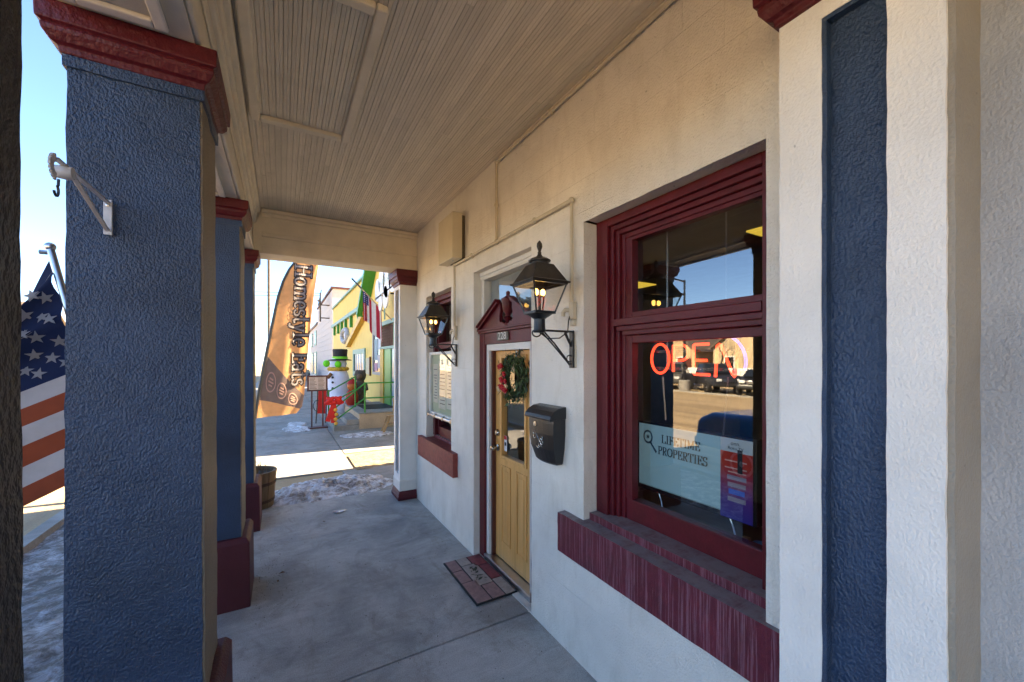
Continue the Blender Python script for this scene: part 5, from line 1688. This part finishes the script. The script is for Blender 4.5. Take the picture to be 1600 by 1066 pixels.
# carved bear post
t = thing('carved_bear', (2.35, 14.75, .44), 'brown carved wooden bear behind the green handrail', 'statue')
MB().lathe([(.15, .44), (.17, .6), (.19, .85), (.16, 1.1), (.12, 1.2), (.17, 1.28), (.2, 1.4), (.16, 1.52), (.05, 1.57)], (2.30, 14.3, 0), 14).build('body', M['bark'], t, smooth=True)
for x in (2.2, 2.42):
    MB().sphere((x, 14.28, 1.53), .05, 8, 6).build('ear', M['bark'], t, smooth=True)
MB().sphere((2.25, 14.12, 1.36), .09, 8, 6).build('muzzle', paint('muzzle_brown', (.2, .12, .07), .3, .8), t, smooth=True)
for s in (-.16, .16):
    MB().tube([(2.3 + s, 14.25, 1.12), (2.3 + s * 1.1, 14.1, .9)], .06, 8).build('arm', M['bark'], t, smooth=True)
# red and orange yard figure
t = thing('yard_figure', (1.98, 14.0, .44), 'small red and orange holiday figure between snowman and bear', 'figurine')
MB().lathe([(.14, .44), (.2, .55), (.2, .75), (.12, .92), (.05, .96)], (1.98, 13.9, 0), 14).build('body', flat('figure_red', (.40, .03, .015), .5), t, smooth=True)
MB().sphere((1.98, 13.88, 1.05), .15, 12, 8).build('head', flat('figure_orange', (.60, .17, .03), .5), t, smooth=True)
MB().lathe([(.16, 1.13), (.12, 1.2), (.02, 1.34)], (1.98, 13.9, 0), 12).build('cap', flat('figure_red', (.45, .02, .015), .5), t, smooth=True)
# red bow on the railing foot
t = thing('red_bow', (1.2, 11.6, .15), 'big red ribbon bow with gold bells on the handrail post', 'bow')
rb = flat('ribbon_red', (.62, .02, .015), .5)
bx_, by_, bz_ = 1.20, 11.55, .78
for s in (-1, 1):
    mb = MB()
    for k in range(3):
        a = R(38 - 38 * k) * s
        mb.sphere((0, 0, 0), .10, 12, 8, (1.25, .45, .62))
        n_ = len(mb.v) // (k + 1)
        m_ = Matrix.Translation((bx_ + s * .12 * math.cos(a), by_ - .02 * k, bz_ + .13 * math.sin(abs(a)) - .01)) @ Matrix.Rotation(-a, 4, 'Y')
        mb.v[k * n_:] = [tuple(m_ @ Vector(p)) for p in mb.v[k * n_:]]
    mb.build('loop', rb, t, smooth=True)
MB().sphere((bx_, by_ - .03, bz_), .06, 10, 8).build('knot', rb, t, smooth=True)
for s, L in ((-.16, .5), (-.03, .55)):
    MB().bar((bx_, by_ - .01, bz_), (bx_ + s, by_ - .02, bz_ - L), .02, .11, (1, 0, .2)).build('tail', rb, t)
for k, (dx_, dz_) in enumerate(((.03, -.2), (.05, -.32), (.03, -.45), (.04, -.56))):
    MB().sphere((bx_ + dx_, by_ - .06, bz_ + dz_), .05, 10, 8).build('bell', flat('bell_gold', (.75, .38, .05), .3), t, smooth=True)
# red sled-like decoration left of the post
t = thing('red_sled', (.98, 13.2, 0), 'tall red sled with dark runners leaning behind the menu stand', 'sled')
MB().bar((1.02, 13.2, .30), (1.06, 13.3, 1.0), .22, .03, (0, 1, 0)).build('deck', rb, t, bevel=.01)
for s in (-.13, .13):
    MB().tube([(1.0 + s, 13.16, .02), (1.02 + s, 13.17, .35), (1.06 + s, 13.28, 1.05)], .018, 6).build('runner', M['black'], t)
MB().tube([(.90 + .1 * math.cos(R(a)), 13.1, .55 + .16 * math.sin(R(a))) for a in range(60, 300, 20)], .012, 6).build('curl', M['black'], t)
# wooden step stool at the right
t = thing('wooden_stool', (2.55, 10.7, 0), 'weathered wooden folding step stool against the landing', 'stool')
MB().box(2.42, 2.80, 10.62, 10.90, .42, .45).build('top', M['pinewood'], t, bevel=.006)
for y in (10.65, 10.87):
    MB().bar((2.45, y, .42), (2.28, y, .0), .03, .06).build('leg', M['pinewood'], t)
    MB().bar((2.72, y, .42), (2.86, y, .0), .03, .06).build('leg', M['pinewood'], t)
MB().box(2.36, 2.62, 10.66, 10.86, .2, .225).build('step', M['pinewood'], t, bevel=.004)
MB().bar((2.60, 10.9, .45), (2.64, 10.98, .85), .04, .05).bar((2.78, 10.9, .45), (2.82, 10.98, .85), .04, .05).bar((2.60, 10.985, .82), (2.84, 10.985, .82), .05, .08).build('back', M['pinewood'], t)

# ---- grey building beyond
t = thing('grey_building', (3.2, 46, 0), 'pale grey sided two storey building past the yellow one', 'building')
MB().box(3.25, 14, 32, 46, -.05, 7.2).build('wall', M['siding_grey'], t)
for k in range(16):
    MB().box(3.20, 3.249, 32, 46, .1 + k * .44, .1 + k * .44 + .425).build('siding_course', M['siding_grey'], t)
MB().box(3.1, 14.2, 31.9, 46.1, 7.201, 7.35).build('coping', M['jamb'], t)
MB().box(3.25, 12, 46.2, 60, -.05, 5.7).build('annex', M['siding_grey'], t)
MB().box(3.1, 12, 46.15, 60, 5.701, 5.95).build('annex_coping', M['jamb'], t)
for y0, z0, h in ((48, 3.6, 1.6), (54, 3.6, 1.6), (47.5, .3, 2.6), (53, .3, 2.6)):
    f = MB().box(3.18, 3.2495, y0, y0 + 3, z0, z0 + h).build('window', M['sage'], t)
    MB().box(3.17, 3.1795, y0 + .5, y0 + 2.5, z0 + .2, z0 + h - .2).build('pane', M['tv'], f)
# bracket lamp and wires on the corner
t = thing('utility_pole', (2.9, 31, 0), 'thin utility pole with crossarm at the corner of the grey building', 'pole')
MB().tube([(2.55, 34, 4.9), (2.55, 34, 7.1)], .06, 6).build('mast', M['bark'], t)
MB().bar((2.55, 34, 6.6), (2.55, 36.8, 6.9), .07, .08).bar((2.55, 34, 6.0), (2.55, 35.8, 6.75), .06, .06).bar((2.55, 33, 7.2), (2.55, 36, 6.4), .06, .06).build('crossarm', M['bark'], t)
MB().bar((2.55, 34, 5.2), (3.2, 34, 5.2), .08, .08).build('wall_arm', M['bark'], t)
MB().bar((2.55, 34, 6.2), (3.2, 34, 6.2), .08, .08).build('wall_arm', M['bark'], t)
for k, (z0, z1) in enumerate(((7.1, 8.4), (6.9, 8.0))):
    o = MB().tube([(2.55, 34, z0), (-3, 39, (z0 + z1) / 2 - .25), (-10, 46, z1)], .022, 5).build('overhead_wire', M['black'], None)
    tag(o, ('upper' if k == 0 else 'lower') + ' overhead wire crossing the white sky beside the banner', 'wire', 'overhead wires')
t = thing('street_pole', (-.6, 15.5, 0), 'tall wooden power pole behind the top of the feather banner', 'pole')
MB().tube([(-0.42, 17.0, -.05), (-0.42, 17.0, 9.5)], [.05, .04], 10).build('shaft', M['bark'], t)
MB().bar((-1.3, 17, 9.0), (.5, 17, 9.0), .1, .12).build('crossarm', M['bark'], t)
t['label'] = 'tall wooden power pole behind the top of the feather banner'

# ================================================================== ACROSS THE STREET (seen in the window glass)
def vehicle(name, loc, rz, col, label, cat, kind='suv', group=None):
    t = thing(name, (0, 0, 0), label, cat, group)
    body = paint(name + '_paint', col, .08, .22, 3, spec=.6)
    dark, tyre = flat('glass_black', (.015, .018, .02), .06, .8), flat('tyre', (.02, .02, .02), .8)
    L, Wd = (4.9, .94) if kind != 'sedan' else (4.5, .88)
    if kind == 'pickup':
        prof = [(-2.5, .45), (-2.5, .95), (-2.45, 1.05), (-.55, 1.06), (.75, 1.08), (2.2, 1.02), (2.45, .9), (2.48, .45)]
        cab = [(-.6, 1.06), (-.5, 1.72), (.35, 1.74), (.95, 1.09)]
    elif kind == 'sedan':
        prof = [(-2.25, .40), (-2.28, .75), (-2.15, .92), (-1.4, .97), (.8, .95), (1.7, .86), (2.15, .72), (2.25, .55), (2.22, .35)]
        cab = [(-1.5, .96), (-.85, 1.38), (.15, 1.42), (1.0, .95)]
    else:
        prof = [(-2.4, .42), (-2.42, .85), (-2.35, 1.1), (.85, 1.1), (2.1, 1.02), (2.35, .88), (2.4, .42)]
        cab = [(-2.33, 1.1), (-2.1, 1.76), (-.2, 1.82), (.3, 1.74), (1.0, 1.1)]
    def loft(pf, w0, w1, nm, m, bev):
        # rounded sides: three layers across
        mb = MB()
        zs = [z for _, z in pf]
        zm, zM = min(zs), max(zs)
        lay = [(-1, 0.0), (-.86, .04), (.86, .04), (1, 0.0)]
        for s, up in lay:
            for (x, z) in pf:
                q = (z - zm) / (zM - zm)
                w = w0 + (w1 - w0) * q
                mb.v.append((x * (1 if abs(s) < 1 else .985), s * w, z + (up if z > zm + .3 else 0) * (.6 if z >= zM - .2 else .2)))
        n = len(pf)
        for i in range(3):
            for j in range(n):
                mb.f.append((i * n + j, i * n + (j + 1) % n, (i + 1) * n + (j + 1) % n, (i + 1) * n + j))
        mb.f += [tuple(range(n))[::-1], tuple(3 * n + j for j in range(n))]
        return mb.build(nm, m, t, bevel=bev, segs=3)
    loft(prof, Wd, Wd * .93, 'body', body, .07)
    cb = loft(cab, Wd * .92, Wd * .72, 'cabin', body, .05)
    # glazing: panes a touch proud of the cabin
    zb, zt = cab[0][1], cab[1][1]
    for s in (-1, 1):
        mb = MB()
        x0, x1 = cab[0][0] + .22, cab[-1][0] - .22
        X0, X1 = cab[1][0] + .12, cab[-2][0] - .06
        def sw(z): return Wd * (.92 + (.72 - .92) * (z - zb) / (zt - zb)) + .012
        a, b = zb + .06, zt - .1
        mb.add([(x0, s * sw(a), a), (x1, s * sw(a), a), (X1, s * sw(b), b), (X0, s * sw(b), b)], [(0, 1, 2, 3)])
        mb.build('side_window', dark, t, fix=False)
    x0, z0 = cab[-1]; x1, z1 = cab[-2]
    e = .03
    MB().add([(x0 + e - .02, -Wd * .78, z0 + .09), (x0 + e - .02, Wd * .78, z0 + .09), (x1 + e + .05, Wd * .64, z1 - .02), (x1 + e + .05, -Wd * .64, z1 - .02)], [(0, 1, 2, 3)]).build('windscreen', dark, t, fix=False)
    x0, z0 = cab[0]; x1, z1 = cab[1]
    MB().add([(x0 - e, -Wd * .78, z0 + .08), (x0 - e, Wd * .78, z0 + .08), (x1 - e - .02, Wd * .64, z1 - .05), (x1 - e - .02, -Wd * .64, z1 - .05)], [(0, 1, 2, 3)]).build('rear_window', dark, t, fix=False)
    r = .37 if kind != 'sedan' else .32
    for x in (-1.45, 1.5):
        for s in (-1, 1):
            w = MB().lathe([(r * .6, -.11), (r * .95, -.11), (r, -.08), (r, .08), (r * .95, .11), (r * .6, .11)], (x, s * (Wd - .07), r - .06), 24, 'y').build('wheel', tyre, t, smooth=False)
            MB().lathe([(.04, 0), (.06, -.02 * s), (r * .55, 0.0), (r * .6, -.03 * s)], (x, s * (Wd + .045), r - .06), 16, 'y').build('rim', M['steel'], w)
    fx = prof[-2][0]
    for s in (-1, 1):
        MB().box(fx - .12, fx + .03, s * Wd * .62 - .16, s * Wd * .62 + .16, .72, .88).build('headlight', flat('lamp_clear', (.7, .7, .68), .1, .8), t, bevel=.03)
        MB().box(prof[1][0] - .03, prof[1][0] + .06, s * Wd * .78 - .08, s * Wd * .78 + .08, .75, 1.0).build('tail_light', flat('lamp_red', (.35, .01, .01), .2), t, bevel=.02)
    MB().box(fx - .05, fx + .035, -Wd * .38, Wd * .38, .68, .86).build('grille', M['steel'], t, bevel=.01)
    MB().box(fx - .1, fx + .08, -Wd * .9, Wd * .9, .42, .6).build('front_bumper', flat('bumper', (.03, .03, .03), .5), t, bevel=.04)
    MB().box(prof[0][0] - .08, prof[0][0] + .1, -Wd * .9, Wd * .9, .42, .6).build('rear_bumper', flat('bumper', (.03, .03, .03), .5), t, bevel=.04)
    t.location = loc
    t.rotation_euler = (0, 0, rz)
    return t
GZ = -.05
vehicle('parked_suv', (-19.2, 14.6, GZ), R(-25), (.02, .02, .022), 'black car at the right end of the row reflected in the window', 'car', 'sedan', 'cars parked across the street')
vehicle('parked_pickup', (-19.0, 17.6, GZ), R(-60), (.025, .025, .03), 'dark pickup in the middle of the reflected row of cars', 'car', 'pickup', 'cars parked across the street')
vehicle('parked_suv', (-19.4, 21.2, GZ), R(-35), (.10, .09, .075), 'grey brown car left of the pickup in the window reflection', 'car', 'suv', 'cars parked across the street')
vehicle('parked_suv', (-20.2, 24.6, GZ), R(-20), (.02, .02, .025), 'dark car at the left end of the reflected row', 'car', 'suv', 'cars parked across the street')
vehicle('blue_car', (-3.5, 2.55, -.08), R(90), (.02, .17, .48), 'blue car at the kerb, its hood reflected in the window', 'car', 'pickup')
vehicle('far_pickup', (1.2, 44, -.05), R(80), (.06, .07, .08), 'dark truck far down the walk beside the banner', 'truck', 'pickup')
def house(name, x0, x1, y0, y1, h, col, label, gable=True, roofc=(.12, .09, .07)):
    t = thing(name, ((x0 + x1) / 2, (y0 + y1) / 2, 0), label, 'building')
    MB().box(x0, x1, y0, y1, -.06, h).build('wall', paint(name + '_wall', col, .1, .8, 2), t)
    rm = paint(name + '_roof', roofc, .2, .8, 3)
    if gable:
        c = (y0 + y1) / 2
        MB().prism([(y0, h + .001), (y1, h + .001), (c, h + (y1 - y0) * .36)], x0, x1, 'x').build('gable', paint(name + '_gable', col, .1, .8, 2), t)
        for s, a in ((1, y1 + .3), (-1, y0 - .3)):
            mb = MB()
            z1 = h + (y1 - y0) * .36 + .02; z0 = h - .2
            mb.v = [(x0 - .3, a, z0), (x1 + .3, a, z0), (x1 + .3, c, z1), (x0 - .3, c, z1), (x0 - .3, a, z0 + .18), (x1 + .3, a, z0 + .18), (x1 + .3, c, z1 + .18), (x0 - .3, c, z1 + .18)]
            mb.f = [(0, 1, 2, 3), (7, 6, 5, 4), (0, 4, 5, 1), (1, 5, 6, 2), (2, 6, 7, 3), (3, 7, 4, 0)]
            mb.build('roof', rm, t)
    else:
        MB().box(x0 - .2, x1 + .2, y0 - .2, y1 + .2, h + .001, h + .3).build('coping', rm, t)
    n = max(2, int((y1 - y0) / 2.6))
    for k in range(n):
        yy = y0 + (k + .5) * (y1 - y0) / n
        f = MB().box(x1 + .001, x1 + .06, yy - .5, yy + .5, 1.0, 2.3).build('window', M['white'], t)
        MB().box(x1 + .061, x1 + .07, yy - .4, yy + .4, 1.1, 2.2).build('pane', M['tv'], f)
    MB().box(x1 + .001, x1 + .08, y0 + .4, y0 + 1.3, 0, 2.1).build('door', M['jamb'], t)
    return t
house('tan_house', -38, -28, 18.2, 24.6, 3.0, (.52, .40, .24), 'tan gabled house reflected behind the parked cars')
house('brown_house', -37, -28.5, 27, 33.5, 3.0, (.42, .30, .17), 'brown gabled house reflected left of the tan one')
house('cream_store', -40, -30, 36, 50, 4.0, (.60, .54, .40), 'flat roofed cream store at the left of the reflection', False)
house('far_white_house', -34, -24, 62, 76, 3.6, (.6, .58, .52), 'pale far house behind the large flag')
t = thing('white_fence', (-23, 18, 0), 'low white board fence reflected behind the parked cars', 'fence')
for k in range(22):
    MB().box(-23.04, -23, 8 + k * 1.0, 8.96 + k * 1.0, .0, 1.35).build('panel', M['white'], t)
t = thing('light_pole', (-17.1, 18.1, 0), 'dark light pole on a pale concrete foot in the reflection', 'lamp post')
MB().tube([(-17.1, 18.1, -.05), (-17.1, 18.1, 7)], [.09, .06], 10).build('shaft', M['black'], t)
MB().lathe([(.34, -.05), (.34, .62), (.3, .66)], (-17.1, 18.1, 0), 16).build('foot', M['curb'], t)
MB().bar((-17.1, 18.1, 6.9), (-15.3, 18.1, 7.1), .08, .08).build('arm', M['black'], t)
MB().box(-15.6, -14.9, 17.95, 18.25, 7.0, 7.12).build('head', M['steel'], t, bevel=.02)

# ---- bare trees
def bare_tree(loc, h, seed, label, group='bare trees'):
    rnd = random.Random(seed)
    t = thing('bare_tree', loc, label, 'tree', group)
    trunk, crown = MB(), MB()
    base = Vector(loc)
    def grow(p, d, L, r, depth):
        n = 3
        pts, rs = [p], [r]
        for i in range(n):
            d = (d + Vector((rnd.uniform(-.18, .18), rnd.uniform(-.18, .18), rnd.uniform(-.05, .14)))).normalized()
            p = p + d * L / n
            pts.append(p); rs.append(r * (1 - .32 * (i + 1) / n))
        (trunk if depth == 0 else crown).tube(pts, rs, 7 if depth < 2 else 4)
        if depth >= 6 or r < .004:
            return
        k = 3 if depth < 5 else 2
        for i in range(k):
            a = rnd.uniform(0, 6.28)
            s = d.cross(Vector((math.cos(a), math.sin(a), .3))).normalized()
            nd_ = (d * rnd.uniform(.55, .95) + s * rnd.uniform(.45, .85) + Vector((0, 0, .18))).normalized()
            grow(pts[-1 if i else -2].copy(), nd_, L * rnd.uniform(.62, .82), rs[-1] * rnd.uniform(.6, .75), depth + 1)
    grow(base.copy(), Vector((0, 0, 1)), h * .27, h * .024, 0)
    trunk.build('trunk', M['bark'], t, smooth=True, fix=False)
    crown.build('crown', M['bark'], t, smooth=True, fix=False)
    return t
bare_tree((-9.6, 25, -.05), 6.5, 3, 'bare tree glimpsed beside the large flag at the left edge')
bare_tree((-25.0, 21.5, -.05), 6.0, 8, 'bushy bare tree reflected beside the tan house roof')
bare_tree((-20.5, 58, -.05), 7, 12, 'bare tree far off behind the large flag')
